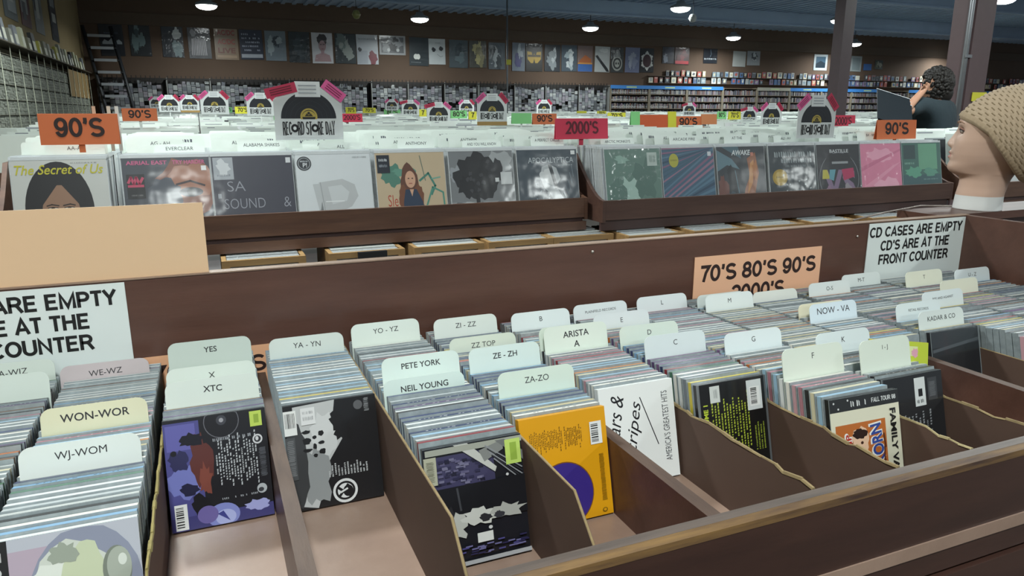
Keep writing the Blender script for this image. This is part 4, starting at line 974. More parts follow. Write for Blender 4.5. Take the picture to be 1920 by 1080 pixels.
CR_ = [(-.36, 'crate under the slate sleeve, its left end hidden by the orange sign'), (.03, 'crate under the slate and white sleeves with shiny record tops'), (.44, 'crate under the white embossed sleeve with a black item against it'), (.80, 'crate under the beige graffiti sleeve'), (1.14, 'crate under the grey tree sleeve'), (1.46, 'crate under the cello sleeve'),
       (1.80, 'crate under the sage green sleeve'), (2.17, 'crate under the blue streaked sleeve'), (2.55, 'crate under the AWAKE sleeve'), (2.93, 'crate under the VS sleeve'), (3.35, 'crate under the pink and teal sleeves')]
for i, (x, t) in enumerate(CR_):
    zt = H - .560; y0 = (BIN1Y if x < 1.7 else BIN2Y) - .12
    crate(x, y0, .318, 'pale wooden ' + t, zt)
    for k in range(5):
        m = MB(); m.box(0, .276, 0, .05, 0, .3135 - .0145 + .004 * (k % 3), _bagm if (i + k) % 3 else mat('#cfd4d0', .35, coat=.6))
        o = m.build('record_sleeve', None, (x + .02, y0 + .025 + k * .06, .489)); tag(o, 'record in the wooden %s, %s from the front' % (t.split(',')[0].split(' with')[0], nth(k + 1)), 'record', 'records in the crates')
m = MB(); m.box(0, .12, 0, .02, 0, .315, mat('#17171b', .6)); o = m.build('black_board', None, (.555, BIN1Y - .145, .4765)); tag(o, 'black board standing upright in front of the crates, below the white sleeve', 'board')

# ------------------------------------------------------------------ decade signs and record-logo header cards
SIGNC = {'orange': '#d5703f', 'deep': '#cf5a2a', 'red': '#cf3350', 'yellow': '#d9d53a', 'green': '#86d486', 'pale': '#d98a5a'}
def snap(y):
    return y if y < 4 else min((q for q in (6.75, 9.65, 12.55, 15.45, 18.35)), key=lambda q: abs(q - y)) - .030
def color_sign(u0, u1, v0, v1, y, c, text, label, name='decade_sign', inkc='#241211', fit=.66, side=0.012, zbase=None, tx=.5, group=None):
    y = snap(y); a0, a1 = at_y(u0, v0, y), at_y(u1, v1, y); w, h = a1.x - a0.x, a0.z - a1.z
    e = empty(name, (a0.x, y, a1.z)); tag(e, label, 'sign', group)
    k = mat(SIGNC[c], .55, var=.04, vscale=6)
    m = MB(); m.box(0, w, 0, .002, 0, h, k, Matrix.Rotation(math.radians(-5), 4, 'X')); m.build('front_sheet', e)
    m = MB(); m.box(0, w, 0, .002, 0, h, k, Matrix.Translation((0, 2 * h * math.sin(math.radians(5)) + .003, 0)) @ Matrix.Rotation(math.radians(5), 4, 'X')); m.build('rear_sheet', e)
    m = MB(); m.box(w * .46, w * .54, .012, .014, -.26 if y > 4 else -.03, .02, WHITE if y > 4 else k); m.build('stem', e)
    if text:
        a = Art(w, h, -.0006); a.print_(text, tx, .56, .62, mat(inkc, .6), fit=fit, wt=.18)
        o = a.build('lettering', e); o.rotation_euler = (math.radians(-5), 0, 0)
    return e
S_ = [
 (68, 226, 213, 270, 3.22, 'orange', "90'S", "large orange sign lettered 90'S above the black-haired portrait sleeve", .62),
 (227, 296, 203, 227, 8.2, 'orange', "90'S", "smaller orange sign lettered 90'S right of the large one, behind it", .64),
 (1043, 1140, 222, 260, 3.25, 'red', "2000'S", "red sign lettered 2000'S above the cello sleeve", .62),
 (999, 1044, 213, 233, 7.6, 'orange', "90'S", "small orange sign lettered 90'S left of the red 2000'S sign", .64),
 (1266, 1316, 218, 240, 5.55, 'orange', "90'S", "orange sign lettered 90'S right of the blank deep orange one", .66),
 (1200, 1252, 215, 243, 5.0, 'deep', '', 'blank deep orange sign above the blue streaked sleeve', .6),
 (1316, 1344, 214, 233, 6.3, 'pale', '', 'blank pale orange sign just right of the orange 90\'S sign', .6),
 (1254, 1268, 209, 240, 6.6, 'yellow', '', 'narrow blank yellow sign between two orange ones', .6),
 (1648, 1717, 225, 260, 3.14, 'orange', "90'S", "orange sign lettered 90'S in front of the dark-shirted customer", .60),
 (1561, 1603, 216, 240, 5.2, 'red', "2000'S", 'red sign right of the tallest record-logo card, lettering upper edge', .7),
 (1140, 1173, 211, 223, 11.9, 'yellow', "70'S", "yellow sign lettered 70'S right above the red 2000'S sign", .66),
 (440, 469, 200, 213, 13.2, 'yellow', "70'S", "yellow sign lettered 70'S left of the far header card", .66),
 (420, 436, 201, 211, 14.9, 'green', "80'S", "tiny green sign left of the yellow 70'S one", .66),
 (648, 668, 201, 213, 15.2, 'yellow', "70'S", "yellow sign lettered 70'S directly right of the biggest header card", .66),
 (680, 705, 202, 212, 15.2, 'yellow', "70'S", "yellow sign lettered 70'S, second right of the biggest header card", .66),
 (640, 680, 213, 229, 9.2, 'red', "2000'S", 'red sign peeking out right of the biggest header card', .8),
 (720, 751, 205, 217, 14.9, 'green', "80'S", "pale green sign lettered 80'S below a small far header card", .66),
 (845, 876, 207, 222, 9.3, 'green', "80'S", "green sign lettered 80'S between two header cards", .74),
 (786, 800, 205, 219, 11.9, 'yellow', "7", "yellow sign showing a 7, left of a header card", .4),
 (879, 894, 209, 224, 9.6, 'yellow', "7", "yellow sign showing a 7, right of the green 80'S sign", .4),
 (960, 997, 212, 232, 6.7, 'green', '', "blank green sign left of the small orange 90'S", .6),
 (512, 530, 203, 225, 9.4, 'green', '', 'blank green sign left of the biggest header card', .6),
 (1184, 1200, 209, 237, 6.9, 'green', '', 'blank green sign left of the blank deep orange one', .6),
 (1082, 1100, 208, 216, 14.9, 'yellow', '', "tiny blank yellow sign above the red 2000'S sign", .6),
 (1120, 1137, 208, 217, 14.9, 'yellow', "70'S", "tiny yellow sign lettered 70'S left of the larger yellow one", .66),
 (1346, 1362, 209, 223, 9.4, 'green', "80'S", "green sign lettered 80'S left of a yellow 70'S", .7),
 (1367, 1389, 209, 224, 9.3, 'yellow', "70'S", "yellow sign lettered 70'S left of twin header cards", .66),
]
for (u0, u1, v0, v1, y, c, t, l, ft) in S_: color_sign(u0, u1, v0, v1, y, c, t, l, fit=ft, inkc='#5a1524' if c == 'red' else '#241211')
# pale clip tops behind the big orange sign
for i, (u, c) in enumerate(((175, '#d9b59a'), (203, '#d8cdbb'), (218, '#dfe0da'))):
    p0, p1 = at_y(u - 4, 199, 3.36), at_y(u + 5, 216, 3.36); m = MB(); m.box(0, p1.x - p0.x, 0, .004, -.14, p0.z - p1.z, mat(c, .6)); o = m.build('peg_card', None, (p0.x, 3.36, p1.z))
    tag(o, '%s strip of card standing behind the large orange 90\'S sign' % ('tan', 'beige', 'white')[i], 'card')

# header card: white house-shaped board with half a record, two stickers and a note
HW = .30
def header_meshes():
    d = {}
    wb = mat('#d9dedd', .4, coat=.15, var=.02)
    m = MB(); m.prism([(-.15, 0), (.15, 0), (.15, .175), (.075, .232), (-.075, .232), (-.15, .175)], 0, .003, wb, 'y'); d['board'] = m.data('header_card')
    a = Art(HW, .235, -.0002); N = 36
    k = mat('#26292e', .35, coat=.4)
    a.poly([(.5 + .405 * math.cos(math.pi * i / N), .40 + .50 * math.sin(math.pi * i / N)) for i in range(N + 1)], k)
    for r in (.34, .27, .20): a.line([(.5 + r * math.cos(math.pi * i / N), .40 + r * 1.23 * math.sin(math.pi * i / N)) for i in range(N + 1)], .003, '#3c4046')
    a.poly([(.5 + .125 * math.cos(math.pi * i / 20), .40 + .30 * math.sin(math.pi * i / 20) * .62 + .0) for i in range(21)], '#b6a24c')
    a.ell(.5, .435, .125, .155, '#b6a24c', 28); a.ell(.5, .44, .098, .12, '#24262a', 24); a.poly([(.5 + .098 * math.cos(math.pi * i / 14), .43 + .115 * math.sin(math.pi * i / 14)) for i in range(15)], '#b6a24c')
    a.poly([(.44, .44), (.56, .44), (.53, .50), (.50, .46), (.47, .50)], '#3a3420'); a.ell(.5, .50, .02, .025, '#24262a')
    a.rect(.09, .05, .91, .385, '#d9dedd')
    d['print'] = a.shift(-.15).b.data('record_print')
    a = Art(HW, .235, -.0022)
    x = .11
    for ch, w in (('R', .055), ('E', .05), ('C', .055), ('O', .105), ('R', .055), ('D', .06), (' ', .03), ('S', .055), ('T', .055), ('O', .105), ('R', .055), ('E', .05), (' ', .03), ('D', .06), ('A', .06), ('Y', .055)):
        if ch == 'O':
            a.ell(x + w * .41, .22, .055, .078, '#17181b', 24); a.ell(x + w * .41, .22, .024, .034, '#d9dedd', 16)
        elif ch != ' ': a.print_(ch, x + w / 2 * .82, .22, .27, '#17181b', fit=w * .70, wt=.12)
        x += w * .82 * 1.0
    d['letters'] = a.shift(-.15).b.data('lettering')
    m = MB(); m.box(-.055, .055, -.0035, -.0022, .188, .255, mat('#dfe4e4', .5)); 
    for z in (.238, .222, .206): m.box(-.04, .038, -.0042, -.0036, z - .003, z + .002, mat('#9aa0a6', .6))
    d['note'] = m.data('paper_note')
    for n, s, c, ang in (('pink', 1, '#e0609c', -38), ('red', -1, '#bf2f52', 14), ('pinkL', -1, '#e0609c', 42), ('redR', 1, '#bf2f52', -48)):
        M_ = Matrix.Translation((s * .115, -.003, .215)) @ Matrix.Rotation(math.radians(-ang), 4, 'Y'); m = MB()
        wd = .068 if n == 'red' else .055
        m.box(-wd, wd, -.001, 0, -.022, .022, mat(c, .5), M_)
        for q in (-.010, 0, .010): m.box(-wd * .7, wd * .7, -.0015, -.001, q - .002, q + .002, mat('#7c2148' if 'pink' in n else '#651428', .6), M_)
        d[n] = m.data('sticker')
    m = MB(); m.box(-.008, .008, .003, .006, -.28, .05, WHITE); d['stem'] = m.data('stem')
    m = MB(); m.box(-.15, .15, -.001, .004, -.035, 0.0, mat('#a98a55', .7)); d['foot'] = m.data('cardboard_foot')
    return d
HM = header_meshes()
def header(uc, vb, w, y, label, flip, foot=False, rz=0.0, sx=1.0):
    w *= snap(y) / y; y = snap(y) - (.02 if y > 4 else 0); p = at_y(uc, vb, y); s = w / HW
    o = link('header_card', HM['board'], None, p, (0, 0, rz)); o.scale = (s, 1, s)
    for n, k in (('record_print', 'print'), ('lettering', 'letters'), ('paper_note', 'note'), ('stem', 'stem')):
        if k != 'stem' or y > 4: link(n, HM[k], o)
    for n in (('pinkL', 'redR') if flip else ('red', 'pink')): q = link('sticker', HM[n], o); q['label'] = 'pink sticker' if 'pink' in n else 'red sticker'
    if foot: link('cardboard_foot', HM['foot'], o)
    tag(o, label, 'sign'); return o
HD = [(582, 262, .285, 3.29, 'biggest white header card with half a record and Record Store Day, above the white sleeve', False, False),
 (923, 228, .300, 6.55, 'white record-logo header card with brown foot, above the tree sleeve', True, True),
 (823, 231, .300, 8.95, 'white record-logo header card left of the green 80\'S sign', False, False),
 (1528, 259, .270, 3.13, 'tallest white record-logo header card on the right, above the gold sticker sleeve', True, False),
 (1445, 236, .280, 6.3, 'white record-logo header card just left of the tallest one on the right', True, False),
 (1404, 231, .280, 8.9, 'white record-logo header card with its pink sticker touching the next one', False, False),
 (1292, 217, .290, 12.0, 'small white record-logo header card behind the orange 90\'S sign at right', False, False),
 (1020, 214, .290, 12.0, 'small white record-logo header card above the small orange 90\'S sign', True, False),
 (770, 216, .290, 12.0, 'small white record-logo header card left of the yellow 7', False, False),
 (735, 207, .260, 15.0, 'tiny white record-logo header card above the pale green 80\'S sign', True, False),
 (875, 213, .290, 13.1, 'small white record-logo header card behind the green 80\'S sign', True, False),
 (490, 217, .300, 9.05, 'white record-logo header card left of the biggest one', True, False),
 (404, 214, .300, 9.3, 'bright white record-logo header card between two smaller ones on the left', True, False),
 (357, 207, .270, 12.6, 'record-logo header card on brown foot, second from the left end of the row', True, True),
 (319, 210, .280, 11.9, 'record-logo header card above and right of the smaller orange 90\'S sign', True, False),
 (295, 203, .240, 14.9, 'leftmost tiny record-logo header card, half behind its neighbour', True, False)]
for (u, v, w, y, l, fl, ft) in HD: header(u, v, w, y, l, fl, ft)

# ------------------------------------------------------------------ back wall: racks, posters, boxed sets
WY = WALL_Y - .01
zt, zb = H + .90, .25
XR0 = at_y(182, 150, WY).x; XR1 = at_y(1137, 160, WY).x; XR2 = 36.2
rack_dark = mat('#211e1d', .6); rack_mid = mat('#5d5347', .6); steel = mat('#a5a8a6', .4, metal=.3)
CASS = [mat(c, .4, coat=.2, var=.06) for c in ('#8f9496', '#7c8184', '#a5a9a8', '#6c6f78', '#8b8790', '#55585c')]
ups = [XR0] + [at_y(u, 150, WY).x for u in (312, 394, 540, 617, 693, 762, 829, 894, 960, 1019, 1080)] + [XR1]
cass, k = [], 0
for i in range(len(ups) - 1):
    x0, x1 = ups[i], ups[i + 1]; w = x1 - x0; d = .22; y0 = WY - d
    e = empty('cassette_rack', ((x0 + x1) / 2, WY, 0)); tag(e, 'dark cassette rack on the far wall, %s from the left corner' % nth(i + 1), 'rack', 'cassette racks on the far wall')
    def pt(m, n):
        o = m.build(n, e); o.location = -e.location
    m = MB(); m.box(x0 + .01, x1 - .01, WY - .015, WY, 0, zt, rack_dark); pt(m, 'back_panel')
    m = MB(); m.box(x0 + .02, x1 - .02, y0 + .02, WY - .016, 0, zb, rack_dark); pt(m, 'plinth')
    for xa in (x0, x1 - .02): m = MB(); m.box(xa, xa + .02, y0, WY - .0, 0, zt, steel if i % 2 else rack_dark); pt(m, 'side_panel')
    m = MB()
    for q in range(int(w / .11)): m.box(x0 + .03 + q * .11, x0 + .05 + q * .11, y0 - .02, y0 - .005, zt - .12, zt + .05, rack_dark)
    m.box(x0, x1, y0 - .005, y0 + .01, zt - .05, zt - .02, rack_dark); pt(m, 'peg_comb')
    x = x0 + .035; rr = random.Random(i)
    while x < x1 - .13:
        z = zb + .003; top = zt - rr.uniform(.10, .26)
        while z < top:
            h = rr.choice((.018, .018, .105, .07))
            if rr.random() > .10: cass.append((x, y0 + .03 + rr.uniform(0, .03), z, h, rr.randrange(6)))
            z += h + .004
        x += .112
cm_ = {}
vis = sorted([c for c in cass if c[2] > H + .22 and c[3] > .05], key=lambda c: abs(c[0] - 4))[:290]
vs_ = set(vis)
for (x, y, z, h, c) in vis:
    if (h, c) not in cm_: m = MB(); m.box(0, .102, 0, .016, 0, h, CASS[c]); m.box(.008, .094, -.0006, 0, h * .3, h * .42, mat('#4c5056', .6)); cm_[(h, c)] = m.data('cassette')
    tag(link('cassette', cm_[(h, c)], None, (x, y, z)), 'grey cassette case stacked in a dark rack on the far wall', 'cassette', 'cassettes in the far wall racks')
m = MB()
for q in cass:
    if q not in vs_: m.box(q[0], q[0] + .102, q[1], q[1] + .016, q[2], q[2] + q[3], CASS[q[4]])
o = m.build('cassette_mass'); o['kind'] = 'stuff'; tag(o, 'remaining grey cassettes stacked in the racks along the far wall', 'cassettes')
# disc shelves with blue tape
x = XR1 + .03; n = 0; disc = []
SW = 1.52
while x < XR2 - 1:
    e = empty('disc_shelf', (x + SW / 2, WY, 0)); tag(e, 'brown disc shelf unit on the far wall, %s right of the cassette racks' % nth(n + 1), 'shelf', 'disc shelves on the far wall')
    def pt(m, nm, l=None):
        o = m.build(nm, e); o.location = -e.location
        if l: o['label'] = l
    zs = H + .88
    m = MB(); m.box(x + .01, x + SW - .01, WY - .012, WY, 0, zs, mat('#3a302a', .7)); pt(m, 'back_panel')
    for xa in (x, x + SW - .035): m = MB(); m.box(xa, xa + .035, WY - .24, WY, 0, zs, mat('#8b8272', .6)); pt(m, 'upright')
    for q in range(9):
        z = zs - .02 - q * .235; m = MB(); m.box(x + .035, x + SW - .035, WY - .24, WY - .012, z - .02, z, mat('#6f6250', .6)); pt(m, 'shelf_board')
        if q and q < 7:
            rr = random.Random(n * 31 + q); xx = x + .045
            while xx < x + SW - .07:
                w = rr.uniform(.011, .024)
                if rr.random() > .07: disc.append((xx, z, w, .125 + rr.uniform(-.012, .05), rr.randrange(9), rr.uniform(-.06, .06) if rr.random() < .3 else 0))
                xx += w + .003
    if n % 5 != 3:
        m = MB(); m.box(x - .01, x + SW + .0, WY - .248, WY - .2405, zs - .09, zs + .025, mat('#3f86d0' if n % 7 != 4 else '#a8a69a', .5)); 
        m.box(x + .6, x + 1.0, WY - .2495, WY - .248, zs - .055, zs - .01, mat('#b7cf9c', .6)); pt(m, 'header_tape', 'blue header strip')
    x += SW + .012; n += 1
DC = [mat(c, .4, coat=.2, var=.05) for c in ('#77797f', '#4a4a52', '#9a9a98', '#6a5a66', '#2f3036', '#b3b0a6', '#7f5a4a', '#5a6672', '#8b7f92')]
dv = sorted([q for q in disc if q[1] > H + .1], key=lambda q: q[0])[:290]; ds = set(dv); dm = {}
for (xx, z, w, h, c, l) in dv:
    key = (round(w, 3), c)
    if key not in dm: m = MB(); m.box(0, key[0], 0, .13, 0, .15, DC[c]); m.box(.0012, key[0] - .0012, -.0006, 0, .03, .07, mat('#b9b9b4', .6)); dm[key] = m.data('disc_case')
    o = link('disc_case', dm[key], None, (xx, WY - .22, z + .0005)); o.scale = (1, 1, h / .15)
    tag(o, 'slim disc case standing on a brown far-wall shelf', 'disc', 'discs on the far wall shelves')
m = MB()
for q in disc:
    if q not in ds: m.box(q[0], q[0] + q[2], WY - .22, WY - .09, q[1] + .0005, q[1] + q[3], DC[q[4]])
o = m.build('disc_mass'); o['kind'] = 'stuff'; tag(o, 'remaining slim disc cases packed on the far wall shelves', 'discs')
# two ledges of boxed sets above the disc shelves
BC = ['#c9ccc8', '#9fa6a8', '#5b5f66', '#d6d2bf', '#7a6a8e', '#3b4048', '#b3a98e', '#80929c', '#a85a52', '#4d6a94']
XB = at_y(1212, 150, WY).x
for q, (zr, nm, us) in enumerate(((1.01, 'lower', 1212), (1.24, 'upper', 1222))):
    m = MB(); m.box(XB, 35.9, WY - .10, WY, H + zr - .015, H + zr, mat('#4a3d33', .7)); o = m.build('ledge'); tag(o, '%s narrow brown ledge above the disc shelves on the far wall' % nm, 'ledge')
    x = XB + .05; n = 0; rr = random.Random(77 + q); bm = {}
    while x < 35.6:
        w = rr.choice((.125, .135, .16, .19)); h = rr.choice((.19, .17, .20)) if q == 0 else rr.choice((.19, .17, .21)); c = rr.choice(BC)
        if rr.random() < .90:
            a = Art(w, h, 0); a.rect(0, 0, 1, 1, c); d = rr.choice(BC); a.blob(.5, .5, .3, .3, d, n, .3, 10); a.rect(.1, .78, .9, .88, rr.choice(BC))
            bx = MB(); bx.box(0, w, .0, .03, 0, h, mat(c, .4)); o = bx.build('boxed_set', None, (x, WY - .075, H + zr + .0005)); a.build('cover', o)
            tag(o, 'small boxed set propped on the %s ledge above the far disc shelves' % nm, 'box', 'boxed sets on the %s ledge' % nm)
        x += w + rr.uniform(.03, .09); n += 1

def pfig(a, c, c2, seed):
    r = random.Random(seed)
    for i in range(5): a.blob(r.uniform(.25, .75), r.uniform(.25, .75), r.uniform(.1, .25), r.uniform(.1, .3), c if i % 2 else c2, seed + i, .3)
def person_fig(a, x, s, c):
    a.ell(x, .72 * s + .1, .06, .05, c); a.blob(x, .45 * s + .05, .10, .22 * s, c, 3, .15)
P_ = [ # u0, u1, v0, v1, ground colour, art, label words
 (187, 232, 40, 105, '#20242c', 'peaks', 'dark poster with a white ridge, leftmost on the far wall'),
 (243, 282, 42, 105, '#22272c', 'fig:#3b4a4e:#6a7f82', 'dark green-grey poster, second from left on the far wall'),
 (303, 343, 46, 107, '#2b3038', 'fig:#7f9094:#c3c9cb', 'dark poster with a pale shattered figure'),
 (353, 395, 50, 110, '#34363d', 'rays', 'grey poster with white vertical streaks'),
 (402, 446, 50, 112, '#8a7560', 'acdc', 'tan poster with rows of faded red letters'),
 (450, 493, 55, 112, '#2c3142', 'rows', 'navy poster with rows of pale print'),
 (497, 536, 55, 114, '#6f7b84', 'fig:#3c454e:#9aa6ac', 'blue-grey poster with a crowd of pale shapes'),
 (541, 580, 58, 117, '#262d31', 'fig:#2f3a3e:#39444a', 'very dark poster left of the white portrait poster'),
 (585, 624, 60, 119, '#c3c3c8', 'portrait', 'white poster with a head and shoulders portrait'),
 (628, 667, 62, 119, '#2b3336', 'fig:#5c6a6a:#8d9490', 'dark poster with a group and a yellow spot'),
 (669, 709, 63, 121, '#b5bac0', 'split', 'white poster with grey and dull red lower half'),
 (711, 760, 66, 103, '#9a9c9e', 'band', 'framed sideways poster of a group'),
 (767, 803, 70, 123, '#30383c', 'apple', 'dark grey poster with a white round fruit'),
 (804, 835, 73, 121, '#c0c6c8', 'eyes', 'white poster with two black marks'),
 (842, 877, 75, 127, '#48545a', 'fig:#5f7076:#39454c', 'blue-grey poster right of the white one with marks'),
 (880, 912, 77, 127, '#4a4a42', 'fig:#8b8560:#b5ad7a', 'dark poster with yellow-green figures'),
 (916, 947, 80, 130, '#565f66', 'fig:#aab2b6:#384046', 'grey poster with a pale triangle, left of the thin pipe'),
 (960, 984, 80, 133, '#6b7684', 'fig:#aeb8c0:#4a4a7a', 'pale blue poster right of the thin pipe'),
 (986, 1017, 82, 134, '#24221f', 'emblem', 'black poster with a yellow winged emblem'),
 (1021, 1050, 84, 134, '#2f343a', 'fig:#b9c0c3:#8a9296', 'dark poster with a white standing figure'),
 (1053, 1082, 85, 134, '#4b5660', 'fig:#9daab0:#c3cacc', 'grey-blue poster with two figures'),
 (1083, 1111, 86, 135, '#7d6a66', 'pyramid', 'poster with an orange wedge over a blue band'),
 (1115, 1143, 87, 135, '#b3b7b7', 'slash', 'white poster crossed by a black diagonal'),
 (1145, 1169, 89, 136, '#3c3f40', 'skull', 'dark poster with a pale ringed skull shape'),
 (1172, 1199, 89, 136, '#737a98', 'fig:#8c94ad:#a3a9bc', 'lilac-blue poster left of the toothed ring poster'),
 (1200, 1226, 91, 136, '#232428', 'ringp', 'black poster with a white toothed ring round dark red'),
 (1242, 1264, 88, 119, '#1f2230', 'fig:#2f3448:#7f8694', 'small dark poster above the left end of the boxed-set ledges'),
 (1265, 1292, 89, 121, '#3f2426', 'redband', 'small dark red poster with a red band'),
 (1319, 1345, 91, 119, '#1c2028', 'ladder', 'small black poster with a line of white capitals'),
 (1374, 1398, 96, 125, '#a5a8a6', 'none', 'plain white small poster below a ceiling lamp'),
 (1401, 1425, 96, 123, '#8d9296', 'fig:#44484e:#b9bec0', 'small grey poster right of the plain white one'),
 (1526, 1551, 102, 132, '#b9c3c8', 'screen', 'framed pale print with a dark blue picture, left of the slim post'),
 (1595, 1615, 105, 134, '#9aa2a4', 'inset', 'framed pale grey print right of the slim post'),
 (1619, 1634, 120, 132, '#2f5c9a', 'none', 'small blue print beside the framed pale grey one'),
 (1640, 1655, 113, 130, '#3a4038', 'fig:#6a7058:#8d8f80', 'small olive print on the far right of the wall'),
]
for i, (u0, u1, v0, v1, c, kind, lab) in enumerate(P_):
    y = WY - .004
    p0, p1 = at_y((u0 + u1) / 2, v0, y), at_y((u0 + u1) / 2, v1, y); xa, xb = at_y(u0, (v0 + v1) / 2, y).x, at_y(u1, (v0 + v1) / 2, y).x
    w, h = xb - xa, p0.z - p1.z
    m = MB(); m.box(0, w, -.004, .0, 0, h, mat(c, .35, coat=.5, bump=.3, bscale=8, var=.12, vscale=4)); o = m.build('poster', None, (xa, y, p1.z), (0, math.radians((i * 37 % 5 - 2) * .4), 0))
    a = Art(w, h, -.0045, dict(rough=.35, coat=.4, bump=.3, bscale=8)); a.STEP = .0012
    if kind.startswith('fig'): _, c1, c2 = kind.split(':'); pfig(a, c1, c2, i * 7 + 1)
    elif kind == 'peaks': a.poly([(.1, .40), (.2, .48), (.35, .42), (.5, .52), (.65, .42), (.8, .48), (.92, .40), (.92, .34), (.1, .34)], '#9aa3aa'); a.rect(.2, .64, .8, .68, '#3c4450')
    elif kind == 'rays':
        for q in range(9): a.poly([(.12 + .08 * q, .1), (.16 + .08 * q, .1), (.22 + .07 * q, .62 + .03 * (q % 3)), (.17 + .07 * q, .62)], '#a9a6ac')
        a.blob(.25, .8, .15, .1, '#8a8c92', 4)
    elif kind == 'acdc':
        a.text('AC/DC', .5, .82, .16, '#8e3a34', bold=.03, fit=.74); a.text('AC/DC', .5, .55, .16, '#a0483c', bold=.03, fit=.74); a.text('LIVE', .5, .28, .16, '#7a4a40', bold=.03, fit=.74); a.rect(.08, .06, .92, .14, '#a58c74')
    elif kind == 'rows':
        for q in range(5): a.scribble(.1, .28 + .13 * q, .9, .34 + .13 * q, '#9aa0b0', q, .8, 10)
        a.rect(.04, .06, .96, .18, '#a3a8b2')
    elif kind == 'portrait': a.poly([(.10, .06), (.90, .06), (.84, .26), (.62, .32), (.38, .32), (.16, .26)], '#a98a8e'); a.rect(.42, .28, .58, .44, '#a5838a'); a.ell(.5, .58, .18, .20, '#9c7f84'); a.blob(.5, .76, .24, .18, '#2f2a2e', 3, .1); a.ell(.5, .56, .16, .17, '#a5888c'); a.line([(.40, .60), (.46, .60)], .03, '#3a3034'); a.line([(.54, .60), (.60, .60)], .03, '#3a3034'); a.line([(.46, .46), (.54, .46)], .025, '#7c4a52')
    elif kind == 'split': a.rect(.02, .02, .5, .44, '#9fa4ac'); a.blob(.75, .22, .22, .2, '#7a3a42', 4); a.scribble(.1, .80, .9, .84, '#7d838a', 3); a.blob(.15, .48, .1, .06, '#33363c', 4)
    elif kind == 'band': a.rect(.07, .10, .93, .90, '#55585c'); pfig(a, '#2b2d31', '#8d9093', 5); a.ell(.35, .25, .06, .09, '#c3c6c6'); a.ell(.7, .25, .06, .09, '#c3c6c6')
    elif kind == 'apple': a.ell(.34, .32, .12, .10, '#d9dcd6'); a.ell(.46, .32, .10, .10, '#e0e2dc'); a.scribble(.1, .1, .6, .14, '#8a9196', 3)
    elif kind == 'eyes': a.blob(.30, .58, .14, .08, '#2c2f34', 4); a.blob(.74, .62, .12, .09, '#2c2f34', 6); a.scribble(.4, .82, .7, .86, '#70767a', 3); a.line([(.5, .4), (.7, .3), (.85, .34)], .02, '#6f757a')
    elif kind == 'emblem': a.poly([(.08, .72), (.34, .70), (.42, .54), (.5, .66), (.58, .54), (.66, .70), (.92, .72), (.90, .44), (.70, .30), (.56, .30), (.5, .46), (.44, .30), (.30, .30), (.10, .44)], '#c3a03a'); a.rect(.12, .52, .88, .60, '#4a3a1c')
    elif kind == 'pyramid': a.poly([(.1, .42), (.5, .66), (.9, .5), (.9, .34), (.1, .34)], '#a8623a'); a.rect(.02, .02, .98, .30, '#3f66a5'); a.rect(.02, .30, .98, .36, '#c08a4a')
    elif kind == 'slash': a.poly([(.02, .62), (.16, .66), (.86, .16), (.98, .02), (.80, .02)], '#24262a'); a.blob(.6, .85, .3, .08, '#d0d3d2', 3)
    elif kind == 'skull': a.ell(.5, .36, .40, .30, '#a9aba6'); a.ell(.5, .36, .32, .23, '#3c3f40'); a.ell(.5, .36, .2, .16, '#b3b5ae'); a.poly([(.2, .6), (.4, .9), (.6, .92), (.8, .62)], '#8d9090'); a.ell(.42, .36, .05, .05, '#26282a'); a.ell(.6, .36, .05, .05, '#26282a')
    elif kind == 'ringp':
        a.ell(.5, .48, .40, .36, '#c9cbc9'); a.ell(.5, .48, .30, .27, '#3c1f24')
        for q in range(12): t = q * math.pi / 6; a.ell(.5 + .40 * math.cos(t), .48 + .36 * math.sin(t), .07, .05, '#d5d6d3' if q % 2 else '#232428')
    elif kind == 'redband': pfig(a, '#7a2c30', '#5a2226', 5); a.rect(.04, .04, .96, .22, '#b0303a')
    elif kind == 'ladder': a.scribble(.06, .24, .94, .36, '#a9b0b6', 3, .9, 8); a.line([(.5, .9), (.55, .6), (.48, .45)], .05, '#5c6a78')
    elif kind == 'screen': a.rect(.14, .16, .86, .86, '#3f5a6e'); a.poly([(.14, .4), (.5, .6), (.86, .45), (.86, .16), (.14, .16)], '#20303c')
    elif kind == 'inset': a.rect(.14, .10, .86, .88, '#7f8c90')
    if a.b.f: a.build('printed_pattern', o)
    tag(o, lab, 'poster')

# ------------------------------------------------------------------ left wall, ladder
WX = WALL_X + .005
struct_rack_m = mat('#7b7f74', .6, var=.15)
e = empty('wall_rack', (WX, 16, 0)); tag(e, 'long grey-green rack of stacked cassettes with vertical wires along the left wall', 'rack')
def pt(m, n):
    o = m.build(n, e); o.location = -e.location; return o
m = MB(); m.box(WX, WX + .03, 8.5, 20.4, .1, H + .90, mat('#6b6650', .7)); pt(m, 'back_panel')
m = MB(); m.box(WX + .03, WX + .34, 8.5, 20.4, 0, .1, rack_dark); pt(m, 'plinth')
for k in range(11): m = MB(); m.box(WX + .03, WX + .22, 8.5, 20.4, .12 + k * .2, .128 + k * .2, mat('#5c5a4c', .6)); pt(m, 'shelf_board')
y = 8.6
while y < 20.4:
    m = MB(); m.tube([(WX + .235, y, .1), (WX + .235, y, H + .9)], .006, mat('#b9bda9', .4, metal=.2), 6); pt(m, 'wire'); y += .62
m = MB(); m.box(WX + .221, WX + .226, 17.3, 20.2, H + .33, H + .86, mat('#8a7146', .7)); pt(m, 'tan_board')
m = MB(); rr = random.Random(9)
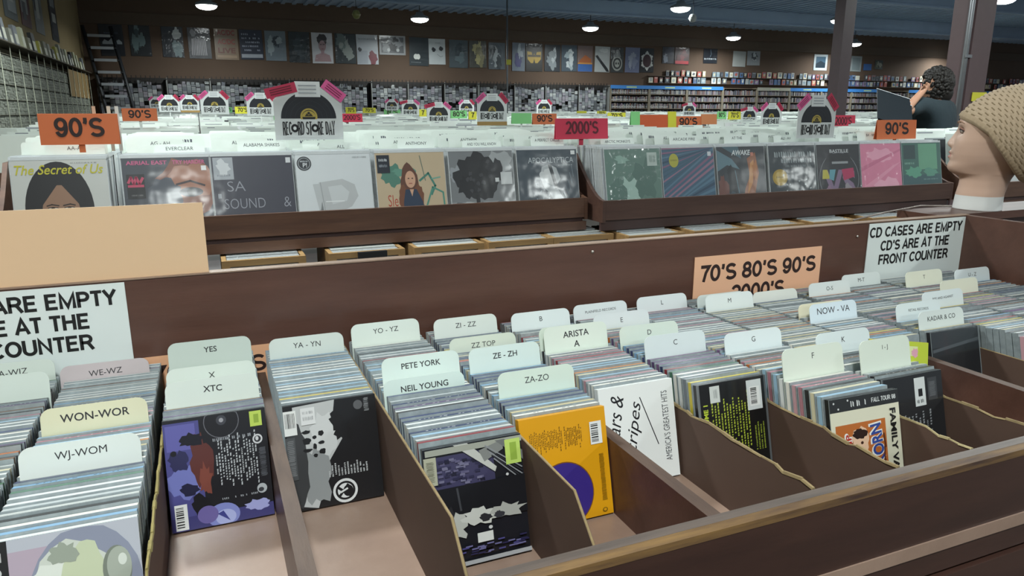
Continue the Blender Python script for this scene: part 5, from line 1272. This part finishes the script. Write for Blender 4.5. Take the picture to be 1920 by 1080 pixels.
for k in range(10):
    y = 8.55
    while y < 20.3:
        for q in range(8): m.box(WX + .04, WX + .20 + rr.uniform(-.006, .006), y, y + .110, .129 + k * .2 + q * .0232, .1505 + k * .2 + q * .0232, (struct_rack_m, mat('#868b80', .5), mat('#777a70', .5), mat('#8e9287', .5))[(k * 5 + q * 3 + (rr.randrange(4) if rr.random() < .3 else 0)) % 4])
        y += .112
o = m.build('stacked_cassette_mass'); o['kind'] = 'stuff'; tag(o, 'grey-green cassettes stacked in the rack along the left wall', 'cassettes')
m = MB(); m.box(WX, WX + .30, 8.5, 20.4, H + .915, H + .93, mat('#4d4638', .6)); o = m.build('wall_shelf'); tag(o, 'narrow shelf above the rack on the left wall', 'shelf')
y = 10.6; rr = random.Random(4); n = 0
while y < 19.8:
    w = rr.uniform(.16, .26); h = rr.uniform(.18, .34); c = rr.choice(['#4a4c46', '#8d8f84', '#b3b59a', '#6a6a58', '#2f3234', '#a5a24a', '#7d8288'])
    m = MB(); m.box(0, .05, 0, w, 0, h, mat(c, .5)); m.box(.05, .0506, w * .1, w * .9, h * .15, h * .6, mat('#c9cabb', .6)); o = m.build('packet', None, (WX + .18, y, H + .931), (0, math.radians(-6), 0)); n += 1
    tag(o, 'small packet standing on the left wall shelf, %s from the near end' % nth(n), 'box', 'packets on the left wall shelf')
    y += w + rr.uniform(.08, .3)
for i, (y0, w, c) in enumerate(((11.0, 1.0, '#2b3550'), (12.4, .8, '#23262c'), (13.6, .9, '#5f6a6e'), (14.8, .8, '#5a3038'), (16.0, .8, '#8b8f90'), (17.6, .8, '#2f3338'))):
    m = MB(); m.box(0, .005, 0, w, 0, .92, mat(c, .35, coat=.4, bump=.3, bscale=8)); o = m.build('poster', None, (WX, y0, H + 1.42)); m = MB(); r = random.Random(i)
    for q in range(3): m.box(.005, .0062 + q * .001, w * r.uniform(.05, .3), w * r.uniform(.5, .95), r.uniform(.1, .4), r.uniform(.5, .85), mat(('#8a9094', '#3b3f46', '#b3b6b2')[q], .4))
    m.build('printed_pattern', o); tag(o, ('dark blue', 'black', 'grey-blue', 'dull red', 'pale grey', 'charcoal')[i] + ' poster on the left wall above the packet shelf', 'poster')
e = empty('ladder', (-1.9, 21.2, 0)); tag(e, 'dark stepladder standing in the far left corner', 'ladder')
bl = mat('#22252a', .5); z1 = H + 2.1
for s in (0, .62): m = MB(); m.tube([(s, 0, 0), (s - .55, .3, z1)], .045, bl, 8); o = m.build('side_rail', e)
for k in range(11):
    z = .3 + k * .29; t = z / z1; m = MB(); m.box(-.55 * t, .62 - .55 * t, .3 * t - .08, .3 * t + .03, z, z + .03, bl); m.box(-.55 * t + .06, .56 - .55 * t, .3 * t - .084, .3 * t - .08, z - .02, z + .045, mat('#9aa0a6', .5)); m.build('rung', e)

# ------------------------------------------------------------------ dummy head with knitted cap
def interp(tab, z, k):
    if z <= tab[0][0]: return tab[0][k]
    for a, b in zip(tab, tab[1:]):
        if z <= b[0]:
            t = (z - a[0]) / (b[0] - a[0]); t = t * t * (3 - 2 * t) if k > 1 else t
            return a[k] + (b[k] - a[k]) * t
    return tab[-1][k]
HT = [(0.0, .054, -.056, .054), (.036, .051, -.056, .051), (.060, .047, -.060, .049), (.076, .046, -.064, .049), (.083, .049, -.067, .050), (.0885, .062, -.070, .051), (.093, .071, -.072, .052), (.099, .0765, -.075, .054), (.107, .0785, -.079, .057), (.114, .0765, -.083, .060),
      (.121, .0735, -.088, .0625), (.128, .0745, -.094, .0645), (.140, .0750, -.104, .067), (.150, .0735, -.110, .0685), (.160, .0715, -.115, .070), (.172, .0690, -.120, .0715), (.185, .0665, -.123, .072), (.200, .0640, -.125, .0725), (.212, .0645, -.126, .0725),
      (.225, .0630, -.126, .072), (.245, .056, -.122, .067), (.262, .040, -.108, .054), (.275, .016, -.086, .036), (.283, -.012, -.062, .018), (.286, -.030, -.044, .004)]
NT = [(.150, 0), (.1545, .0045), (.159, .0105), (.165, .0140), (.170, .0135), (.178, .0100), (.187, .0065), (.196, .0030), (.204, .0010), (.212, 0)]
def head_mesh(m, skin, lip, band, z0=0.0, nz=120, nt=104, x=None):
    x = x or (lambda p: p)
    vs, fs = [], []
    zs = [z0 + (.286 - z0) * i / nz for i in range(nz + 1)]
    T = [[interp(HT, z, k) for z in zs] for k in (1, 2, 3)]
    for q in range(3):                       # soften the joints of the table
        for _ in range(3):
            T[q] = [T[q][i] if i < 1 or i > nz - 2 or zs[i] < .037 else (T[q][i - 1] + 2 * T[q][i] + T[q][i + 1]) / 4 for i in range(nz + 1)]
    for iz, z in enumerate(zs):
        fr, bk, hw = T[0][iz], T[1][iz], T[2][iz]
        c = min(fr - .055, -.015) if z < .24 else (fr + bk) / 2
        for j in range(nt):
            t = -math.pi + 2 * math.pi * j / nt
            ct, st = math.cos(t), math.sin(t)
            a = (fr - c) if ct > 0 else (c - bk)
            e = .88 if .09 < z < .23 else 1.0
            px = c + a * math.copysign(abs(ct) ** e, ct); py = hw * math.copysign(abs(st) ** .95, st)
            if z < .086 and ct > 0: pass
            at = abs(t)
            if .14 < z < .214:
                wd = .105 + .09 * math.exp(-((z - .160) / .008) ** 2)
                px += interp(NT, z, 1) * math.exp(-(t / wd) ** 2)
                px -= .0022 * math.exp(-((at - .30) / .08) ** 2) * math.exp(-((z - .160) / .008) ** 2)
            d = math.exp(-((at - .48) / .17) ** 2) * math.exp(-((z - .1955) / .011) ** 2)
            px -= .0085 * d; py *= 1 - .05 * d
            d = math.exp(-((at - .24) / .09) ** 2) * math.exp(-((z - .192) / .014) ** 2); px -= .0035 * d
            px += .0022 * math.exp(-((at - .5) / .25) ** 2) * math.exp(-((z - .213) / .006) ** 2)
            d = math.exp(-((at - .72) / .25) ** 2) * math.exp(-((z - .165) / .018) ** 2); px += .0025 * d; py *= 1 + .02 * d
            mw = math.exp(-(t / .27) ** 4)
            px += mw * (.0042 * math.exp(-((z - .1425) / .0042) ** 2) + .0046 * math.exp(-((z - .1305) / .0046) ** 2) - .0028 * math.exp(-((z - .1368) / .0016) ** 2))
            px -= .0015 * math.exp(-(t / .08) ** 2) * math.exp(-((z - .150) / .004) ** 2)
            px -= .0022 * math.exp(-((at - .38) / .09) ** 2) * math.exp(-((z - .137) / .006) ** 2)
            vs.append(x(Vector((px, py, z))))
    b0 = len(m.v); m.v += [tuple(v) for v in vs]
    ks, kl, kb = m.mi(skin), m.mi(lip), m.mi(band or skin)
    for i in range(nz):
        for j in range(nt):
            j2 = (j + 1) % nt
            m.f.append((b0 + i * nt + j, b0 + i * nt + j2, b0 + (i + 1) * nt + j2, b0 + (i + 1) * nt + j))
            z = (zs[i] + zs[i + 1]) / 2; t = abs(-math.pi + 2 * math.pi * (j + .5) / nt)
            lipz = (.1255 + .006 * (t / .3) ** 2 < z < .1475 - .009 * (t / .3) ** 2 - .0012 * math.exp(-(t / .05) ** 2))
            m.m.append(kb if band and z < .036 else kl if t < .30 and lipz else ks); m.sm.append(True)
    m.f.append(tuple(b0 + nz * nt + j for j in range(nt))); m.m.append(ks); m.sm.append(True)
    m.f.append(tuple(b0 + j for j in range(nt))[::-1]); m.m.append(kb); m.sm.append(False)
q0, q1 = at_z(1787, 400, -.247), at_z(1876, 404, -.247)
hb = (q0 + q1) / 2
fdir = math.atan2(hb.x, -hb.y)                # profile: square to the line of sight, facing left
HB = Vector((at_y(1830, 392, YB + .078).x, YB + .078, H - .2474))
SKIN_D = mat('#cfae9b', .42, coat=.12, var=.03)
e = empty('dummy_head', HB, (0, 0, fdir + math.radians(-3))); tag(e, 'flesh-coloured shop dummy head in profile on a white neck base at the bin corner', 'mannequin')
HS = 1.03
m = MB(); head_mesh(m, SKIN_D, mat('#c98d80', .35, coat=.2, var=.03), mat('#dfe1e0', .5, var=.03)); o = m.build('head', e); o.scale = (HS,) * 3
def ell3(m, c, r, k, n=20, mm=14):
    vs, fs = [], []
    for i in range(mm + 1):
        p = math.pi * i / mm
        for j in range(n):
            t = 2 * math.pi * j / n; vs.append((c[0] + r[0] * math.sin(p) * math.cos(t), c[1] + r[1] * math.sin(p) * math.sin(t), c[2] + r[2] * math.cos(p)))
    for i in range(mm):
        for j in range(n): fs.append((i * n + j, i * n + (j + 1) % n, (i + 1) * n + (j + 1) % n, (i + 1) * n + j))
    m.mesh(vs, fs, k, True)
for s in (-1, 1):
    m = MB(); ell3(m, (.0455, s * .0310, .1955), (.0115, .0135, .0078), mat('#9a8d84', .3, coat=.4)); ell3(m, (.0525, s * .0315, .1955), (.0052, .0058, .0058), mat('#4a3a30', .2, coat=.6)); o = m.build('eye', e); o.scale = (HS,) * 3; o['label'] = 'painted brown eye'
    m = MB(); m.tube([(.0545, s * .0185, .1965), (.0585, s * .026, .2025), (.0570, s * .034, .2035), (.0505, s * .042, .2005), (.043, s * .0475, .1955)], [.0012, .0021, .0023, .0021, .001], mat('#8a6254', .5), 8); o = m.build('eyelid', e); o.scale = (HS,) * 3; o['label'] = 'mauve painted upper eyelid'
    m = MB(); m.tube([(.0560, s * .0190, .1935), (.0585, s * .027, .2000), (.0560, s * .036, .2000), (.0490, s * .0445, .1965), (.0440, s * .0480, .1935)], [.0008, .0012, .0013, .0012, .0006], mat('#2c211e', .5), 6); o = m.build('lash_line', e); o.scale = (HS,) * 3
    m = MB(); m.tube([(.0665, s * .0130, .2150), (.0640, s * .025, .2195), (.0580, s * .037, .2200), (.0480, s * .049, .2145)], [.0009, .0017, .0016, .0006], mat('#a5826c', .6), 8); o = m.build('eyebrow', e); o.scale = (HS,) * 3; o['label'] = 'faint painted eyebrow'
# cap
C0 = Vector((-.078, 0, .190)); RA = Vector((.1535, .100, .1205)); AX = Vector((-.62, 0, .78)).normalized(); B1 = Vector((.78, 0, .62)); B2 = Vector((0, 1, 0))
BRIM = [(-.30, .040), (-.15, .052), (-.110, .060), (-.082, .077), (-.043, .138), (-.005, .190), (.030, .213), (.058, .225), (.12, .25)]
def brim(f):
    for a, b in zip(BRIM, BRIM[1:]):
        if f <= b[0]: return a[1] + (b[1] - a[1]) * (f - a[0]) / (b[0] - a[0])
    return BRIM[-1][1]
def cap_pt(az, ph, off=0.0):
    d = AX * math.cos(ph) + (B1 * math.cos(az) + B2 * math.sin(az)) * math.sin(ph)
    k = 1 / math.sqrt((d.x / RA.x) ** 2 + (d.y / RA.y) ** 2 + (d.z / RA.z) ** 2)
    return C0 + d * (k + off)
NA, NP = 240, 84
m = MB(); yarn = mat('#b5a188', .9, var=.12, vscale=300); gap = mat('#7d6b52', .95, var=.1); rim_m = mat('#a8947a', .9, var=.12, vscale=300)  # gap: shade between the stitches, put into a darker yarn colour
vs, fs, kk = [], [], []
for j in range(NA):
    az = 2 * math.pi * j / NA; ph = .3
    while ph < 2.9:
        p = cap_pt(az, ph)
        if p.z < brim(p.x): break
        ph += .004
    for i in range(NP + 1):
        t = i / NP; q = .04 + (ph - .04) * t
        row = t * 28; s = (math.sin(row * 2 * math.pi) * .5 + .5); col = math.sin(az * 30 + math.pi * (int(row) % 2)) * .5 + .5
        kn = .0022 * (s * .6 + .7 * (s * col)) if t < .93 else .0020 + .001 * (math.sin(az * 60) * .5 + .5)
        if t > .985: kn = -.002
        vs.append(cap_pt(az, q, kn))
for j in range(NA):
    for i in range(NP):
        t = (i + .5) / NP; j2 = (j + 1) % NA
        row = t * 28; s = math.sin(row * 2 * math.pi) * .5 + .5; col = math.sin((j + .5) * 2 * math.pi / NA * 30 + math.pi * (int(row) % 2)) * .5 + .5
        fs.append((j * (NP + 1) + i, j * (NP + 1) + i + 1, j2 * (NP + 1) + i + 1, j2 * (NP + 1) + i)); kk.append(rim_m if t > .93 else gap if s * .55 + col * .45 < .26 else yarn)
b0 = len(m.v); m.v += [tuple(v) for v in vs]
for f, k in zip(fs, kk): m.f.append(tuple(b0 + i for i in f)); m.m.append(m.mi(k)); m.sm.append(True)
m.f.append(tuple(b0 + j * (NP + 1) for j in range(NA))); m.m.append(m.mi(yarn)); m.sm.append(True)
o = m.build('knit_cap', None, HB, (0, 0, fdir + math.radians(-3))); o.scale = (HS,) * 3
sol = o.modifiers.new('thickness', 'SOLIDIFY'); sol.thickness = .004; sol.offset = -1
tag(o, 'beige chunky knitted cap pulled low on the dummy head', 'hat')

# ------------------------------------------------------------------ the customer
PY = 4.98
def pp(u, v, dy=0.0):
    return at_y(u, v, PY + dy)
def skin_mesh(nodes, edges, root, lvl=2):
    me = bpy.data.meshes.new('t'); me.from_pydata([n[0] for n in nodes], edges, [])
    o = bpy.data.objects.new('t', me); COL.objects.link(o)
    md = o.modifiers.new('s', 'SKIN'); md.use_smooth_shade = True
    sv = me.skin_vertices[0].data
    for i, n in enumerate(nodes):
        r = n[1]; sv[i].radius = r if isinstance(r, tuple) else (r, r); sv[i].use_root = (i == root)
    sb = o.modifiers.new('d', 'SUBSURF'); sb.levels = lvl; sb.render_levels = lvl
    dg = bpy.context.evaluated_depsgraph_get(); ev = o.evaluated_get(dg).to_mesh()
    vs = [v.co.copy() for v in ev.vertices]; fs = [tuple(p.vertices) for p in ev.polygons]
    o.evaluated_get(dg).to_mesh_clear(); bpy.data.objects.remove(o); bpy.data.meshes.remove(me)
    return vs, fs
cx = pp(1750, 212).x
N = []; Ed = []
def nd(p, r, par=None):
    N.append((p, r)); i = len(N) - 1
    if par is not None: Ed.append((par, i))
    return i
pel = nd(Vector((cx, PY, .92)), (.15, .12)); ab = nd(Vector((cx + .01, PY, 1.12)), (.145, .115), pel); chs = nd(Vector((cx + .02, PY, 1.33)), (.165, .12), ab)
nk = nd(pp(1752, 186), .06, chs); hd = nd(pp(1751, 172, -.01), .065, nk)
SH1, EL1, WR1 = pp(1722, 197, -.10), pp(1691, 214, -.22), pp(1729, 172, -.20)
s1 = nd(SH1, .062, chs); e1 = nd(EL1, .045, s1); w1 = nd(WR1, .030, e1); h1 = nd(pp(1735, 165, -.20), (.038, .02), w1)
for (du, dv, dy) in ((3, -11, -.03), (5, -10, -.01), (7, -9, .01), (8, -6, .03), (-3, -6, -.04)):
    k = nd(pp(1735 + du * .55, 165 + dv * .55, -.20 + dy * .6), .0095, h1); nd(pp(1735 + du, 165 + dv, -.20 + dy), .008, k)
SH2, EL2, WR2 = pp(1776, 202, .10), pp(1752, 236, .26), pp(1716, 224, .14)
s2 = nd(SH2, .062, chs); e2 = nd(EL2, .044, s2); w2 = nd(WR2, .030, e2); h2 = nd(pp(1706, 221, .10), (.038, .02), w2)
for (du, dv, dy) in ((-10, -3, -.02), (-11, 0, -.01), (-11, 3, 0), (-9, 6, .01), (-3, -7, -.03)):
    k = nd(pp(1706 + du * .55, 221 + dv * .55, .10 + dy), .0095, h2); nd(pp(1706 + du, 221 + dv, .10 + dy * 2), .008, k)
for s in (-1, 1):
    a = nd(Vector((cx + .03 * s, PY + s * .10, .82)), .09, pel); b_ = nd(Vector((cx - .02, PY + s * .11, .48)), .062, a); c_ = nd(Vector((cx + .02, PY + s * .11, .10)), .042, b_); nd(Vector((cx - .14, PY + s * .12, .035)), (.04, .03), c_)
vs, fs = skin_mesh(N, Ed, 0)
SKP = mat('#b98a70', .5, var=.05)
m = MB(); m.mesh(vs, fs, SKP, True)
hc = pp(1750, 160, -.01)
ang = math.radians(118)                        # looks left along the bin, a little away
def hx(p): p = (p - Vector((-.02, 0, .19))) * 1.06; return Vector((hc.x + p.x * math.cos(ang) - p.y * math.sin(ang), hc.y + p.x * math.sin(ang) + p.y * math.cos(ang), hc.z + p.z))
head_mesh(m, SKP, mat('#9c6456', .5), None, z0=.05, nz=60, nt=48, x=hx)
per = m.build('person'); tag(per, 'person with dark curly hair and dark T-shirt holding records, hand at the face', 'person')
N, Ed = [], []
pel = nd(Vector((cx, PY, .84)), (.185, .15)); ab = nd(Vector((cx + .01, PY, 1.10)), (.185, .15), pel); chs = nd(Vector((cx + .02, PY, 1.34)), (.205, .155), ab); nk = nd(pp(1752, 190), .095, chs)
k1 = nd(SH1, .085, chs); nd(SH1.lerp(EL1, .62), .075, k1); k2 = nd(SH2, .085, chs); nd(SH2.lerp(EL2, .7), .075, k2)
vs, fs = skin_mesh(N, Ed, 0); m = MB(); m.mesh(vs, fs, mat('#26353c', .85, bump=.3, bscale=9, var=.1), True); m.build('t_shirt', per)
N, Ed = [], []
pel = nd(Vector((cx, PY, .90)), (.17, .14))
for s in (-1, 1):
    a = nd(Vector((cx + .02 * s, PY + s * .10, .80)), .105, pel); b_ = nd(Vector((cx - .02, PY + s * .11, .48)), .08, a); nd(Vector((cx + .02, PY + s * .11, .11)), .07, b_)
vs, fs = skin_mesh(N, Ed, 0); m = MB(); m.mesh(vs, fs, mat('#23252c', .85), True); m.build('trousers', per)
# hair: a lumpy mass of curls with a gap for the face
m = MB(); rr = random.Random(8); hm = mat('#17130f', .6, var=.3, vscale=60)
hcen = pp(1755, 156, .0)
for k in range(620):
    t, q = rr.uniform(0, 2 * math.pi), math.acos(rr.uniform(-.95, 1))
    d = Vector((math.sin(q) * math.cos(t), math.sin(q) * math.sin(t), math.cos(q)))
    if d.x * -.47 + d.y * .88 > .72 and d.z < .45: continue
    c = hcen + Vector((d.x * .132 + .012, d.y * .128, d.z * (.185 if d.z < 0 else .140)))
    ell3(m, c, (rr.uniform(.013, .026),) * 3, hm, 7, 5)
ell3(m, hcen + Vector((.03, -.02, .0)), (.128, .124, .134), hm, 24, 16); ell3(m, hcen + Vector((.04, -.02, -.09)), (.115, .112, .11), hm, 20, 14)
m.build('hair', per)
HELD = MB(); HELD.box(0, LW, 0, LT, 0, LH, mat('#1d2328', .3, coat=.6, bump=.2, bscale=8)); HELD.box(-.004, LW + .004, .001, LT - .001, LH, LH + .006, _bagm); HELD = HELD.data('record_sleeve')
for k, (u, v, rx, ry) in enumerate(((1676, 203, 66, 16), (1677, 209, 66, 16), (1680, 216, 66, 16))):
    p = pp(u, v, -.33); o = link('record_sleeve', HELD, None, p)
    o.matrix_world = Matrix.Translation(p) @ Euler((math.radians(-rx + 30), math.radians(ry), math.radians(-20))).to_matrix().to_4x4() @ Matrix.Translation((-LW / 2, 0, -LH / 2))
    tag(o, 'dark record in clear bag held out by the customer, %s of the three' % ('upper', 'middle', 'lower')[k], 'record')
